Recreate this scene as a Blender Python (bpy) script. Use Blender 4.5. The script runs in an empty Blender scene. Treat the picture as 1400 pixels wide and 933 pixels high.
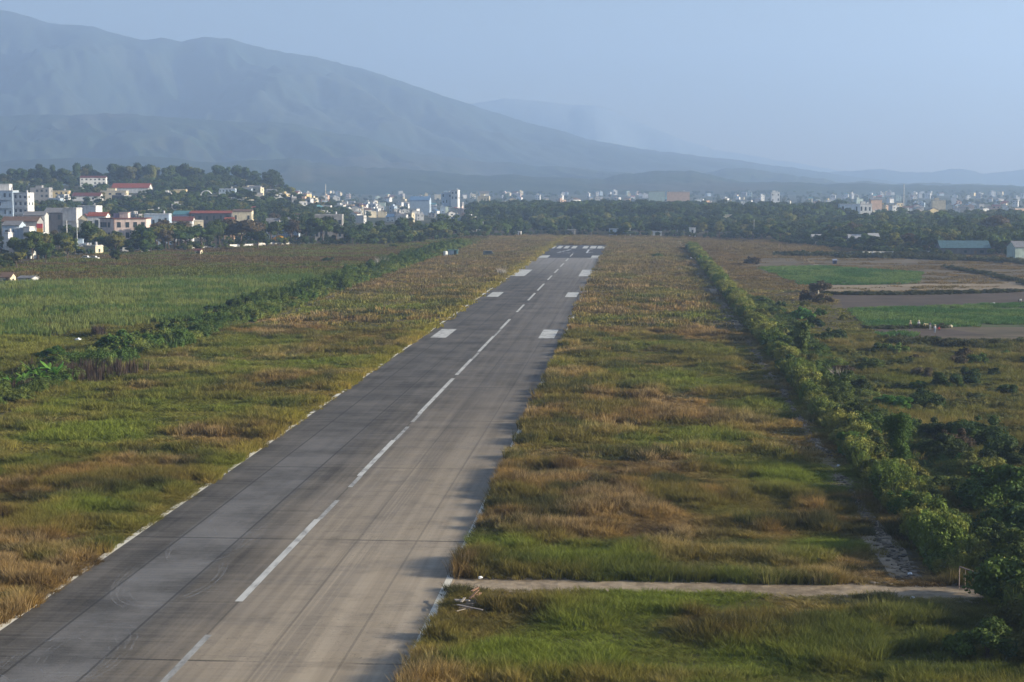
import bpy, bmesh, math, random
import numpy as np
from mathutils import Vector, Matrix
R = math.radians
SC = bpy.context.scene
# ------------------------------------------------------------------ camera
CAM_H = 30.9; FPX = 2290.0; YAW = R(4.154); PITCH = R(5.153)
cam_d = bpy.data.cameras.new('camera'); cam = bpy.data.objects.new('camera', cam_d)
SC.collection.objects.link(cam); SC.camera = cam
cam.location = (0, 0, CAM_H); cam.rotation_euler = (math.pi/2-PITCH, 0, YAW)
cam_d.sensor_width = 36; cam_d.lens = FPX/1400*36; cam_d.clip_start = 1; cam_d.clip_end = 60000
# ------------------------------------------------------------------ light
SUN_EL = R(16.5); SUN_AZ = YAW-R(9)            # measured from +X, counter-clockwise
sun_dir = Vector((math.cos(SUN_AZ)*math.cos(SUN_EL), math.sin(SUN_AZ)*math.cos(SUN_EL), math.sin(SUN_EL)))
w = bpy.data.worlds.new('World'); SC.world = w; w.use_nodes = True
nt = w.node_tree; nt.nodes.clear()
sky = nt.nodes.new('ShaderNodeTexSky'); sky.sky_type = 'NISHITA'; sky.sun_disc = False
sky.sun_elevation = SUN_EL; sky.sun_rotation = math.pi/2-SUN_AZ
sky.air_density = 1.0; sky.dust_density = 0.8; sky.ozone_density = 5.0; sky.altitude = 500
bg = nt.nodes.new('ShaderNodeBackground'); bg.inputs[1].default_value = 0.064
wo = nt.nodes.new('ShaderNodeOutputWorld'); tn = nt.nodes.new('ShaderNodeMix'); tn.data_type = 'RGBA'; tn.blend_type = 'MULTIPLY'; tn.inputs[0].default_value = 1; tn.inputs[7].default_value = (1.30, 0.90, 0.74, 1)
nt.links.new(sky.outputs[0], tn.inputs[6]); nt.links.new(tn.outputs[2], bg.inputs[0]); nt.links.new(bg.outputs[0], wo.inputs[0])
sl = bpy.data.lights.new('sun', 'SUN'); sl.energy = 5.0; sl.angle = R(0.6); sl.color = (1.0, 0.88, 0.68)
so = bpy.data.objects.new('sun', sl); SC.collection.objects.link(so)
so.rotation_euler = (-sun_dir).to_track_quat('-Z', 'Y').to_euler()
vs = SC.view_settings; vs.view_transform = 'Standard'; vs.look = 'None'; vs.exposure = 1.67; vs.gamma = 1; vs.use_curve_mapping = False
cy = SC.cycles; cy.max_bounces = 4; cy.diffuse_bounces = 2; cy.glossy_bounces = 1; cy.transmission_bounces = 1
cy.volume_bounces = 2; cy.transparent_max_bounces = 6; cy.use_denoising = True; cy.caustics_reflective = False; cy.caustics_refractive = False
HAZE_DENSITY = 0.00021; HAZE_COLOR = (0.48, 0.66, 0.94)
# ------------------------------------------------------------------ measuring helpers (photo pixels -> metres)
_f = np.array([-math.sin(YAW)*math.cos(PITCH), math.cos(YAW)*math.cos(PITCH), -math.sin(PITCH)])
_r = np.array([math.cos(YAW), math.sin(YAW), 0.0]); _u = np.cross(_r, _f)
def ray(px, py):
    return _f*FPX + _r*(px-700) - _u*(py-466.5)
def G(px, py, z=0.0):
    d = ray(px, py); t = (z-CAM_H)/d[2]
    return (d[0]*t, d[1]*t)
def GY(py): return G(867, py)[1]
def XZ(px, py, Y):                            # point at depth Y
    d = ray(px, py); t = Y/d[1]
    return d[0]*t, CAM_H+d[2]*t
def proj(x, y, z=0.0):
    v = np.stack([np.asarray(x, float), np.asarray(y, float), np.asarray(z, float)+0*np.asarray(x, float)-CAM_H], -1)
    dd = v@_f
    return 700+FPX*(v@_r)/dd, 466.5-FPX*(v@_u)/dd
def sstep(a, b, x):
    t = np.clip((np.asarray(x, float)-a)/(b-a), 0, 1); return t*t*(3-2*t)
def T(x, y):                                  # terrain height
    x = np.asarray(x, float); y = np.asarray(y, float)
    px = 867+FPX*x/np.maximum(y, 200)
    hill = 31*sstep(930, 1680, y)*sstep(520, 300, px)*(1-0.75*sstep(2000, 2800, y))
    rise = 21*sstep(1500, 4600, y)+4*sstep(1150, 1700, y)
    return hill+rise
# value noise
_rs = np.random.RandomState(7); _lat = _rs.rand(256, 256)
def vnoise(x, y, s, seed=0):
    x = np.asarray(x, float)/s+seed*17.31; y = np.asarray(y, float)/s+seed*9.77
    xi = np.floor(x).astype(int); yi = np.floor(y).astype(int); fx = x-xi; fy = y-yi
    fx = fx*fx*(3-2*fx); fy = fy*fy*(3-2*fy)
    g = lambda a, b: _lat[a % 256, b % 256]
    return (g(xi, yi)*(1-fx)+g(xi+1, yi)*fx)*(1-fy)+(g(xi, yi+1)*(1-fx)+g(xi+1, yi+1)*fx)*fy
def fbm(x, y, s, seed=0, o=4):
    v = 0; a = 0.5; t = 0
    for i in range(o): v = v+a*vnoise(x, y, s/2**i, seed+i*3); t += a; a *= 0.5
    return v/t
# ------------------------------------------------------------------ object helpers
def link(o): SC.collection.objects.link(o); return o
def mesh_from(name, v, f, mats=(), smooth=False, mi=None):
    me = bpy.data.meshes.new(name)
    v = np.asarray(v, np.float32); 
    if isinstance(f, np.ndarray) and f.ndim == 2:
        n, k = f.shape
        me.vertices.add(len(v)); me.vertices.foreach_set('co', v.ravel())
        me.loops.add(n*k); me.loops.foreach_set('vertex_index', f.astype(np.int32).ravel())
        me.polygons.add(n); me.polygons.foreach_set('loop_start', np.arange(0, n*k, k, dtype=np.int32))
        me.update(calc_edges=True)
    else:
        me.from_pydata([tuple(map(float, a)) for a in v], [], f); me.update()
    for m in (mats if isinstance(mats, (list, tuple)) else [mats]): me.materials.append(m)
    if mi is not None: me.polygons.foreach_set('material_index', np.asarray(mi, np.int32))
    if smooth: me.polygons.foreach_set('use_smooth', np.ones(len(me.polygons), bool))
    return me
def ob(name, me, parent=None, loc=None, rot=None, scale=None):
    o = link(bpy.data.objects.new(name, me))
    if parent is not None: o.parent = parent
    if loc is not None: o.location = loc
    if rot is not None: o.rotation_euler = (0, 0, rot) if isinstance(rot, (int, float)) else rot
    if scale is not None: o.scale = (scale,)*3 if isinstance(scale, (int, float)) else scale
    return o
def tag(o, label=None, cat=None, group=None, kind=None):
    if label: o['label'] = label
    if cat: o['category'] = cat
    if group: o['group'] = group
    if kind: o['kind'] = kind
    return o
def thing(name, label, cat, loc, rot=0, group=None):
    o = ob(name, None, None, loc, rot); o.empty_display_size = 0.5
    return tag(o, label, cat, group)
class MB:
    def __init__(s): s.v = []; s.f = []; s.m = []
    def box(s, x0, x1, y0, y1, z0, z1, m=0, taper=0):
        b = len(s.v); t = taper
        s.v += [(x0, y0, z0), (x1, y0, z0), (x1, y1, z0), (x0, y1, z0), (x0+t, y0+t, z1), (x1-t, y0+t, z1), (x1-t, y1-t, z1), (x0+t, y1-t, z1)]
        for q in ((0, 3, 2, 1), (4, 5, 6, 7), (0, 1, 5, 4), (1, 2, 6, 5), (2, 3, 7, 6), (3, 0, 4, 7)): s.f.append(tuple(b+i for i in q)); s.m.append(m)
        return s
    def tube(s, pts, rad, n=6, m=0, caps=True):
        b = len(s.v); P = [Vector(p) for p in pts]
        if isinstance(rad, (int, float)): rad = [rad]*len(P)
        for i, p in enumerate(P):
            d = (P[min(i+1, len(P)-1)]-P[max(i-1, 0)]).normalized()
            a = Vector((0, 0, 1)) if abs(d.z) < 0.9 else Vector((1, 0, 0))
            e1 = d.cross(a).normalized(); e2 = d.cross(e1)
            for k in range(n):
                t = 2*math.pi*k/n; q = p+(e1*math.cos(t)+e2*math.sin(t))*rad[i]; s.v.append(tuple(q))
        for i in range(len(P)-1):
            for k in range(n):
                s.f.append((b+i*n+k, b+i*n+(k+1) % n, b+(i+1)*n+(k+1) % n, b+(i+1)*n+k)); s.m.append(m)
        if caps:
            s.f.append(tuple(b+k for k in range(n))[::-1]); s.m.append(m)
            s.f.append(tuple(b+(len(P)-1)*n+k for k in range(n))); s.m.append(m)
        return s
    def prism(s, poly, z0, z1, m=0):
        b = len(s.v); n = len(poly)
        s.v += [(x, y, z0) for x, y in poly]+[(x, y, z1) for x, y in poly]
        s.f.append(tuple(b+i for i in range(n))[::-1]); s.f.append(tuple(b+n+i for i in range(n))); s.m += [m, m]
        for i in range(n): s.f.append((b+i, b+(i+1) % n, b+n+(i+1) % n, b+n+i)); s.m.append(m)
        return s
    def gable(s, x0, x1, y0, y1, z0, h, m=0, along='x', t=0.15):
        b = len(s.v)
        if along == 'x':
            ym = (y0+y1)/2; s.v += [(x0, y0, z0), (x1, y0, z0), (x1, y1, z0), (x0, y1, z0), (x0, ym, z0+h), (x1, ym, z0+h)]
            s.v += [(x, y, z+t) for x, y, z in s.v[b:b+6]]
            F = [(0, 1, 5, 4), (2, 3, 4, 5)]; E = [(0, 1), (1, 5), (5, 2), (2, 3), (3, 4), (4, 0)]
        else:
            xm = (x0+x1)/2; s.v += [(x0, y0, z0), (x1, y0, z0), (x1, y1, z0), (x0, y1, z0), (xm, y0, z0+h), (xm, y1, z0+h)]
            s.v += [(x, y, z+t) for x, y, z in s.v[b:b+6]]
            F = [(1, 2, 5, 4), (3, 0, 4, 5)]; E = [(1, 2), (2, 5), (5, 3), (3, 0), (0, 4), (4, 1)]
        for q in F: s.f.append(tuple(b+i+6 for i in q)); s.f.append(tuple(b+i for i in q[::-1])); s.m += [m, m]
        for i, j in E: s.f.append((b+i, b+j, b+j+6, b+i+6)); s.m.append(m)
        return s
    def mesh(s, name, mats, smooth=False): return mesh_from(name, s.v, s.f, mats, smooth, s.m)
    def build(s, name, mats, parent=None, smooth=False, **k): return ob(name, s.mesh(name, mats, smooth), parent, **k)
# ------------------------------------------------------------------ materials
class NG:
    def __init__(s, name):
        s.m = bpy.data.materials.new(name); s.m.use_nodes = True; s.t = s.m.node_tree; s.t.nodes.clear()
        s.out = s.n('OutputMaterial'); s.b = s.n('BsdfPrincipled'); s.l(s.b.outputs[0], s.out.inputs[0])
        s.b.inputs['Roughness'].default_value = 0.9; s.b.inputs['Specular IOR Level'].default_value = 0.15
    def n(s, k, **kw):
        x = s.t.nodes.new('ShaderNode'+k)
        for a, b in kw.items(): setattr(x, a, b)
        return x
    def l(s, a, b): s.t.links.new(a, b)
    def put(s, sock, v):
        if isinstance(v, bpy.types.NodeSocket): s.l(v, sock)
        elif isinstance(v, (tuple, list)) and len(v) == 3 and sock.type == 'RGBA': sock.default_value = (*v, 1)
        else: sock.default_value = v
    def math(s, op, a, b=0.0, c=0.0, clamp=False):
        x = s.n('Math', operation=op); x.use_clamp = clamp
        for i, v in enumerate((a, b, c)): s.put(x.inputs[i], v)
        return x.outputs[0]
    def mix(s, f, a, b, mode='MIX'):
        x = s.n('Mix', data_type='RGBA', blend_type=mode); s.put(x.inputs[0], f); s.put(x.inputs[6], a); s.put(x.inputs[7], b); return x.outputs[2]
    def sm(s, v, a, b, lo=0.0, hi=1.0):
        x = s.n('MapRange', interpolation_type='SMOOTHSTEP'); s.put(x.inputs[0], v)
        if a > b: a, b, lo, hi = b, a, hi, lo
        for i, q in enumerate((a, b, lo, hi)): x.inputs[i+1].default_value = q
        return x.outputs[0]
    def pos(s, scale=(1, 1, 1), local=False):
        g = s.n('TexCoord').outputs['Object'] if local else s.n('NewGeometry').outputs['Position']
        mp = s.n('Mapping'); s.l(g, mp.inputs[0]); mp.inputs['Scale'].default_value = scale; return mp.outputs[0]
    def noise(s, scale=1.0, detail=4, rough=0.55, vec=(1, 1, 1), local=False, dist=0.0):
        x = s.n('TexNoise'); s.l(s.pos(vec, local), x.inputs['Vector']); x.inputs['Scale'].default_value = scale
        x.inputs['Detail'].default_value = detail; x.inputs['Roughness'].default_value = rough; x.inputs['Distortion'].default_value = dist; return x.outputs[0]
    def xyz(s):
        x = s.n('SeparateXYZ'); s.l(s.n('NewGeometry').outputs['Position'], x.inputs[0]); return x.outputs
    def col(s, c): s.put(s.b.inputs['Base Color'], c); return s
    def bump(s, h, strength=0.5, dist=0.1):
        x = s.n('Bump'); x.inputs['Strength'].default_value = strength; x.inputs['Distance'].default_value = dist; s.l(h, x.inputs['Height']); s.l(x.outputs[0], s.b.inputs['Normal'])
_mc = {}
def paint(c, var=0.18, scale=0.6, rough=0.85, name='paint'):       # weathered plaster or paint
    k = (c, var, scale, rough, name)
    if k in _mc: return _mc[k]
    g = NG(name); g.b.inputs['Roughness'].default_value = rough
    a = g.noise(scale, 5, 0.6); b = g.noise(scale*2.5, 4, 0.6, vec=(1, 1, 0.12))
    f = g.sm(g.math('MULTIPLY_ADD', b, 0.5, g.math('MULTIPLY', a, 0.5)), 0.35, 0.68)
    g.col(g.mix(f, tuple(x*(1-var*1.6) for x in c), tuple(min(1, x*(1+var*.4)) for x in c))); _mc[k] = g.m; return g.m
def glass():
    if 'g' in _mc: return _mc['g']
    g = NG('window_glass'); g.col((0.035, 0.05, 0.06)); g.b.inputs['Roughness'].default_value = 0.25; g.b.inputs['Specular IOR Level'].default_value = 0.5; _mc['g'] = g.m; return g.m
def leafmat(name, c1, c2, c3=None, ns=0.35, local=True, trans=0.25):
    g = NG(name)
    nz = g.noise(ns, 3, 0.6, local=local); c = g.mix(g.sm(nz, 0.35, 0.65), c1, c2)
    r = g.n('ObjectInfo').outputs['Random']
    hs = g.n('HueSaturation'); g.put(hs.inputs['Color'], c); g.put(hs.inputs['Hue'], g.math('MULTIPLY_ADD', r, 0.03, 0.485)); g.put(hs.inputs['Value'], g.math('MULTIPLY_ADD', r, 0.5, 0.75))
    g.put(hs.inputs['Saturation'], 1.0)
    cc = hs.outputs[0]; g.col(cc)
    if c3 is not None: pass
    tr = g.n('BsdfTranslucent'); g.put(tr.inputs[0], cc); ms = g.n('MixShader'); ms.inputs[0].default_value = trans
    g.l(g.b.outputs[0], ms.inputs[1]); g.l(tr.outputs[0], ms.inputs[2]); g.l(ms.outputs[0], g.out.inputs[0]); g.b.inputs['Roughness'].default_value = 0.7
    return g.m
def instmat(name, trans=0.3, rough=0.75):                           # stuff instances: colour carried by each point
    g = NG(name); a = g.n('Attribute'); a.attribute_type = 'INSTANCER'; a.attribute_name = 'col'
    tc = g.n('SeparateXYZ'); g.l(g.n('TexCoord').outputs['Object'], tc.inputs[0])
    g.col(a.outputs['Color']); g.b.inputs['Roughness'].default_value = rough
    tr = g.n('BsdfTranslucent'); g.l(a.outputs['Color'], tr.inputs[0]); ms = g.n('MixShader'); ms.inputs[0].default_value = trans
    g.l(g.b.outputs[0], ms.inputs[1]); g.l(tr.outputs[0], ms.inputs[2]); g.l(ms.outputs[0], g.out.inputs[0]); return g.m
# ------------------------------------------------------------------ ground and setting
OFF = 29.5                                    # runway centre is at X = -OFF
g = NG('ground_soil')
P = g.xyz()
n1 = g.noise(0.06, 6, 0.6); n2 = g.noise(0.012, 4, 0.5); n3 = g.noise(0.9, 5, 0.7)
c = g.mix(g.sm(n1, 0.35, 0.65), (0.105, 0.072, 0.034), (0.075, 0.082, 0.028))
c = g.mix(g.sm(n2, 0.4, 0.62), c, (0.12, 0.085, 0.05))
c = g.mix(g.math('MULTIPLY', g.sm(n3, 0.3, 0.7), 0.4), c, (0.05, 0.045, 0.02))
far = g.sm(P[1], 1100, 1500)
c = g.mix(far, c, g.mix(g.sm(g.noise(0.02, 5, 0.6), 0.4, 0.6), (0.035, 0.05, 0.022), (0.09, 0.085, 0.05)))
g.col(c); g.bump(n3, 0.8, 0.3); M_ground = g.m
ys = np.concatenate([np.array([-390, -100, 0, 50]), np.geomspace(90, 11350, 190)])
us = np.linspace(-1, 1, 161); us = us*np.abs(us)**0.3
gx, gy = np.meshgrid(us, ys); X = gx*(650+gy*0.55)*1.0; Yg = gy+0*gx
X = np.clip(X, -6900, 6900); Z = T(X, Yg)
V = np.stack([X, Yg, Z], -1).reshape(-1, 3); nu = len(us); nv = len(ys)
ii = (np.arange(nv-1)[:, None]*nu+np.arange(nu-1)).ravel(); F = np.stack([ii, ii+1, ii+nu+1, ii+nu], -1)
tag(ob('ground', mesh_from('ground', V, F, M_ground, True)), 'broad flat valley floor of dry brown and green grassland', kind='structure')

def sheet(name, poly, z, mat, label, kind='structure', cat=None, th=None):
    me = bpy.data.meshes.new(name); bm = bmesh.new()
    vs_ = [bm.verts.new((x, y, z)) for x, y in poly]; f = bm.faces.new(vs_)
    bm.normal_update()
    if f.normal.z < 0: bmesh.ops.reverse_faces(bm, faces=[f])
    bmesh.ops.triangulate(bm, faces=bm.faces[:]); bm.to_mesh(me); bm.free(); me.materials.append(mat)
    return tag(ob(name, me), label, cat, kind=kind)

# runway surface
g = NG('runway_asphalt'); P = g.xyz()
xr = g.math('ADD', P[0], OFF); Yc = P[1]
lng = g.noise(1.0, 5, 0.6, vec=(0.9, 0.012, 1)); lng2 = g.noise(1.0, 4, 0.6, vec=(3.0, 0.03, 1)); crs = g.noise(1.0, 5, 0.65, vec=(0.05, 1.6, 1))
blot = g.noise(0.12, 5, 0.6); blot2 = g.noise(0.035, 3, 0.5); fine = g.noise(6.0, 3, 0.7)
mixn = g.math('ADD', g.math('MULTIPLY', lng, 0.22), g.math('ADD', g.math('MULTIPLY', crs, 0.30), g.math('MULTIPLY', blot, 0.48)))
base = g.mix(g.sm(mixn, 0.36, 0.64), (0.028, 0.026, 0.023), (0.12, 0.108, 0.093))
# dusty lane in the middle of the left half
lane = g.math('MULTIPLY', g.sm(xr, -11.2, -10.2), g.sm(xr, -4.6, -5.6))
base = g.mix(g.math('MULTIPLY', lane, g.math('MULTIPLY', g.sm(Yc, 260, 130), g.sm(blot, 0.3, 0.6, 0.15, 0.5))), base, (0.20, 0.20, 0.20))
wob = g.math('MULTIPLY_ADD', blot2, 9.0, g.math('ADD', xr, -4.5)); wob = g.math('MULTIPLY_ADD', lng, 5.0, g.math('ADD', wob, -2.5))
dust = g.math('MULTIPLY', g.sm(wob, -6.5, 6.0), g.sm(Yc, 290, 112, 0.10, 1.0))
dust = g.math('MULTIPLY', dust, g.sm(g.math('ADD', g.math('MULTIPLY', lng2, .5), g.math('MULTIPLY', crs, .5)), 0.3, 0.62, 0.88, 1.0), clamp=True)
dust = g.math('MULTIPLY', dust, g.sm(g.noise(0.22, 6, 0.7), 0.30, 0.55, 0.62, 1.0)); base = g.mix(dust, base, g.mix(g.sm(lng, 0.3, 0.7), (0.30, 0.245, 0.175), (0.40, 0.33, 0.24)))
# paler worn asphalt further out, right of the centre line
base = g.mix(g.math('MULTIPLY', g.math('MULTIPLY', g.sm(Yc, 200, 420), g.sm(xr, -3, 9)), g.sm(lng, 0.35, 0.7, 0.1, 0.4)), base, (0.20, 0.19, 0.18))
rub = g.math('MULTIPLY', g.math('MULTIPLY', g.sm(xr, 4.2, 5.2), g.sm(xr, 8.2, 7.0)), g.sm(lng2, 0.35, 0.6, 0, 0.35))
base = g.mix(rub, base, (0.06, 0.055, 0.05))
# pale patch before the threshold, fresh asphalt beyond it
pale = g.math('MULTIPLY', g.sm(Yc, 560, 745), g.sm(lng, 0.2, 0.6, 0.55, 1.0))
pale = g.math('MULTIPLY', pale, g.sm(xr, 14.2, 11.5))
base = g.mix(g.math('MULTIPLY', pale, 0.62), base, (0.30, 0.285, 0.26))
base = g.mix(g.sm(Yc, 763.5, 765.5), base, g.mix(blot, (0.028, 0.03, 0.036), (0.05, 0.052, 0.058)))
# slabs, cracks and patches
bk = g.n('TexBrick'); bk.offset = 0.0; mp_ = g.pos((1, 1, 1)); g.l(mp_, bk.inputs['Vector']); bk.inputs['Scale'].default_value = 1.0; bk.inputs['Brick Width'].default_value = 5.3; bk.inputs['Row Height'].default_value = 6.4; bk.inputs['Mortar Size'].default_value = 0.0
bk.inputs['Color1'].default_value = (0, 0, 0, 1); bk.inputs['Color2'].default_value = (1, 1, 1, 1); bk.inputs['Mortar'].default_value = (.5, .5, .5, 1)
base = g.mix(g.math('MULTIPLY', bk.outputs['Color'], 0.28), base, g.mix(0.5, base, (0.24, 0.22, 0.20)))
vo = g.n('TexVoronoi', feature='DISTANCE_TO_EDGE'); vm = g.n('Mapping'); vm.inputs['Scale'].default_value = (.16, .11, 1); vd = g.n('NewGeometry'); va = g.n('VectorMath', operation='ADD'); nzv = g.n('TexNoise'); nzv.inputs['Scale'].default_value = .5; g.l(vd.outputs['Position'], nzv.inputs['Vector']); vsx = g.n('VectorMath', operation='SCALE'); g.l(nzv.outputs['Color'], vsx.inputs[0]); vsx.inputs['Scale'].default_value = 4.0; g.l(vd.outputs['Position'], va.inputs[0]); g.l(vsx.outputs[0], va.inputs[1]); g.l(va.outputs[0], vm.inputs[0]); g.l(vm.outputs[0], vo.inputs['Vector'])
crk = g.math('MULTIPLY', g.sm(vo.outputs['Distance'], 0.012, 0.004), g.sm(blot2, 0.42, 0.58))
base = g.mix(g.math('MULTIPLY', crk, 0.6), base, (0.025, 0.025, 0.02))
cr2 = g.noise(1.0, 6, 0.75, vec=(0.10, 4.5, 1)); base = g.mix(g.math('MULTIPLY', g.sm(cr2, 0.55, 0.7), 0.45), base, (0.26, 0.245, 0.22)); base = g.mix(g.math('MULTIPLY', g.sm(cr2, 0.44, 0.3), 0.4), base, (0.03, 0.028, 0.026))
# joints
def line(at, wd, v): return g.sm(g.math('ABSOLUTE', g.math('SUBTRACT', v, at)), wd, wd*0.4)
jl = 0.0
for a in (-10.6, -5.3, 5.3, 10.6): jl = g.math('MAXIMUM', jl, g.math('MULTIPLY', line(a, 0.14, xr), 0.75 if a < 0 else 0.35))
jl = g.math('MAXIMUM', jl, g.math('MULTIPLY', line(0.0, 0.12, xr), 0.5))
modY = g.math('ABSOLUTE', g.math('SUBTRACT', g.math('PINGPONG', g.math('ADD', Yc, -144.7), 19.25), 0.0))
jl = g.math('MAXIMUM', jl, g.math('MULTIPLY', g.sm(modY, 0.22, 0.1), g.sm(blot, 0.35, 0.6, 0.1, 0.85)))
base = g.mix(g.math('MULTIPLY', jl, g.sm(fine, 0.3, 0.6, 0.5, 1.0)), base, (0.02, 0.02, 0.02))
base = g.mix(g.math('MULTIPLY', g.sm(fine, 0.45, 0.8), 0.18), base, (0.3, 0.28, 0.25))
g.col(base); g.b.inputs['Roughness'].default_value = 0.85; g.bump(fine, 0.25, 0.02); M_run = g.m
nyr = 120; ysr = np.linspace(-60, 944.5, nyr); rng = np.random.RandomState(3)
rv = []; 
for y in ysr: rv += [(-OFF-15.4, y, -0.05), (-OFF-15.4, y, 0.04), (-OFF+15.4, y, 0.04), (-OFF+15.4, y, -0.05)]
rf = []
for i in range(nyr-1):
    b = i*4
    for k in range(3): rf.append((b+k, b+k+1, b+4+k+1, b+4+k))
rf.append((0, 1, 2, 3)); rf.append(tuple((nyr-1)*4+k for k in (3, 2, 1, 0)))
me = mesh_from('runway', rv, rf, M_run); bm = bmesh.new(); bm.from_mesh(me); bmesh.ops.recalc_face_normals(bm, faces=bm.faces[:]); bm.to_mesh(me); bm.free()
tag(ob('runway', me), 'long straight asphalt runway, dark on its left, dusty brown on its right', kind='structure')

def markmat(name, c, lo, hi, under=None, sc=1.2):                    # worn paint: asphalt grey shows through
    g = NG(name); a = g.noise(sc, 6, 0.7, vec=(1, .35, 1)); b = g.noise(0.3, 3, 0.5)
    f = g.sm(g.math('ADD', g.math('MULTIPLY', a, 0.65), g.math('MULTIPLY', b, 0.35)), lo, hi)
    g.col(g.mix(f, under or (0.09, 0.09, 0.09), c)); return g.m
M_white = markmat('white_marking_paint', (0.50, 0.50, 0.47), 0.25, 0.55)
M_wfade = markmat('faded_marking_paint', (0.36, 0.36, 0.34), 0.25, 0.6)
M_wedge = markmat('edge_marking_paint', (0.62, 0.59, 0.50), 0.34, 0.46, (0.10, 0.095, 0.085), 0.5)
M_wnum = markmat('worn_number_paint', (0.62, 0.64, 0.66), 0.42, 0.55, (0.04, 0.042, 0.05), 0.5)
def rects(name, L, z, mat, label):
    m = MB(); v = []; f = []
    for x0, x1, y0, y1 in L:
        b = len(v); v += [(x0, y0, z), (x1, y0, z), (x1, y1, z), (x0, y1, z)]; f.append((b, b+1, b+2, b+3))
    return tag(ob(name, mesh_from(name, v, f, mat)), label, kind='structure')
C = -OFF; hw = 0.30
br = [(833, 717), (656, 606), (569, 520), (515, 493), (482.7, 461.3), (451.1, 437.8), (428, 417.6), (411.8, 401.8), (398.2, 388.7), (383.6, 377.5), (373.9, 368.6), (365.4, 360.6), (357.6, 354), (351.4, 347.4)]
dm = [(960, 880), (717, 690), (672, 656), (606, 587), (581, 569), (493, 484), (461, 452)]
rects('centre_line', [(C-hw, C+hw, GY(a), GY(b)) for a, b in br], 0.046, M_white, 'white dashed line down the middle of the runway')
rects('faded_centre_line', [(C-hw*.8+.15, C+hw*.8+.15, GY(a)+.05, GY(b)-.05) for a, b in dm], 0.046, M_wfade, 'faded grey dashes between the white centre line dashes')
L = []
for a, b, x0, x1 in [(463.8, 451.9, 9.7, 13.0), (407, 400.6, 9.7, 13.1), (378.3, 369.5, 9.7, 15.2), (353, 349.9, 9.9, 14.2)]:
    for s in (-1, 1): L.append((C+min(s*x0, s*x1), C+max(s*x0, s*x1), GY(a), GY(b)))
rects('touchdown_markings', L, 0.046, M_white, 'white blocks painted in pairs on both sides of the runway centre line')
L = []
for a, b in [(753.5, 759.5), (762.5, 768.5), (772, 778), (782, 788.3), (797.3, 804), (807, 815), (817, 823), (824, 830)]:
    xa, xb = G(a, 338)[0], G(b, 338)[0]; L.append((xa, xb, GY(340.2), GY(336.9)))
sx = (-OFF*2-(L[0][0]+L[-1][1]))/2
rects('threshold_bars', [(a+sx, b+sx, c_, d_) for a, b, c_, d_ in L], 0.046, M_wnum if False else M_white, 'row of white bars painted across the far end of the runway')
# the number 17, read from the far side (turned half round for us)
def strokes(S, w_, x0, y0, sx_, sy_):
    v = []; f = []
    for (ax, ay), (bx_, by) in S:
        a = Vector((x0-ax*sx_, y0-ay*sy_)); b = Vector((x0-bx_*sx_, y0-by*sy_)); d = b-a
        nrm = Vector((d.y, -d.x)).normalized(); k = w_*(0.35+0.65*abs(nrm.x)+2.0*abs(nrm.y)); nrm *= k/2
        q = len(v)
        for p in (a-nrm, a+nrm, b+nrm, b-nrm): v.append((p.x, p.y, 0.046+len(v)*0.0002))
        f.append((q, q+1, q+2, q+3))
    return v, f
v1, f1 = strokes([((0.5, 0), (0.5, 1)), ((0.48, 1), (0.12, .83)), ((.2, 0), (.8, 0))], 0.9, C+9.6, 872, 6.5, 46)[0:2]
for i in range(len(v1)): v1[i] = (v1[i][0], 872-(872-v1[i][1])*-1-92 if False else v1[i][1], v1[i][2])
v2, f2 = strokes([((0, 1), (1.0, 1)), ((1.0, 1), (.4, 0))], 0.9, C+0.2, 872, 8.5, 46)
f2 = [tuple(i+len(v1) for i in q) for q in f2]; v2 = [(a, b, c_+0.003) for a, b, c_ in v2]
tag(ob('runway_number', mesh_from('runway_number', v1+v2, f1+f2, M_wnum)), 'worn white number 17 painted at the far end of the runway, upside down from here', kind='structure')
rects('threshold_line', [(C+8.5, C+14.6, 757, 763)], 0.046, M_wfade, 'short pale stripe across the right side of the far runway')
# edge lines
rects('edge_line', [(C-15.35, C-14.75, GY(1000), 760)], 0.046, M_wedge, 'broken white line along the left edge of the runway')
rects('edge_line', [(C+14.75, C+15.3, GY(1000), 470)], 0.046, M_wedge, 'broken white line along the right edge of the runway')
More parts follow.
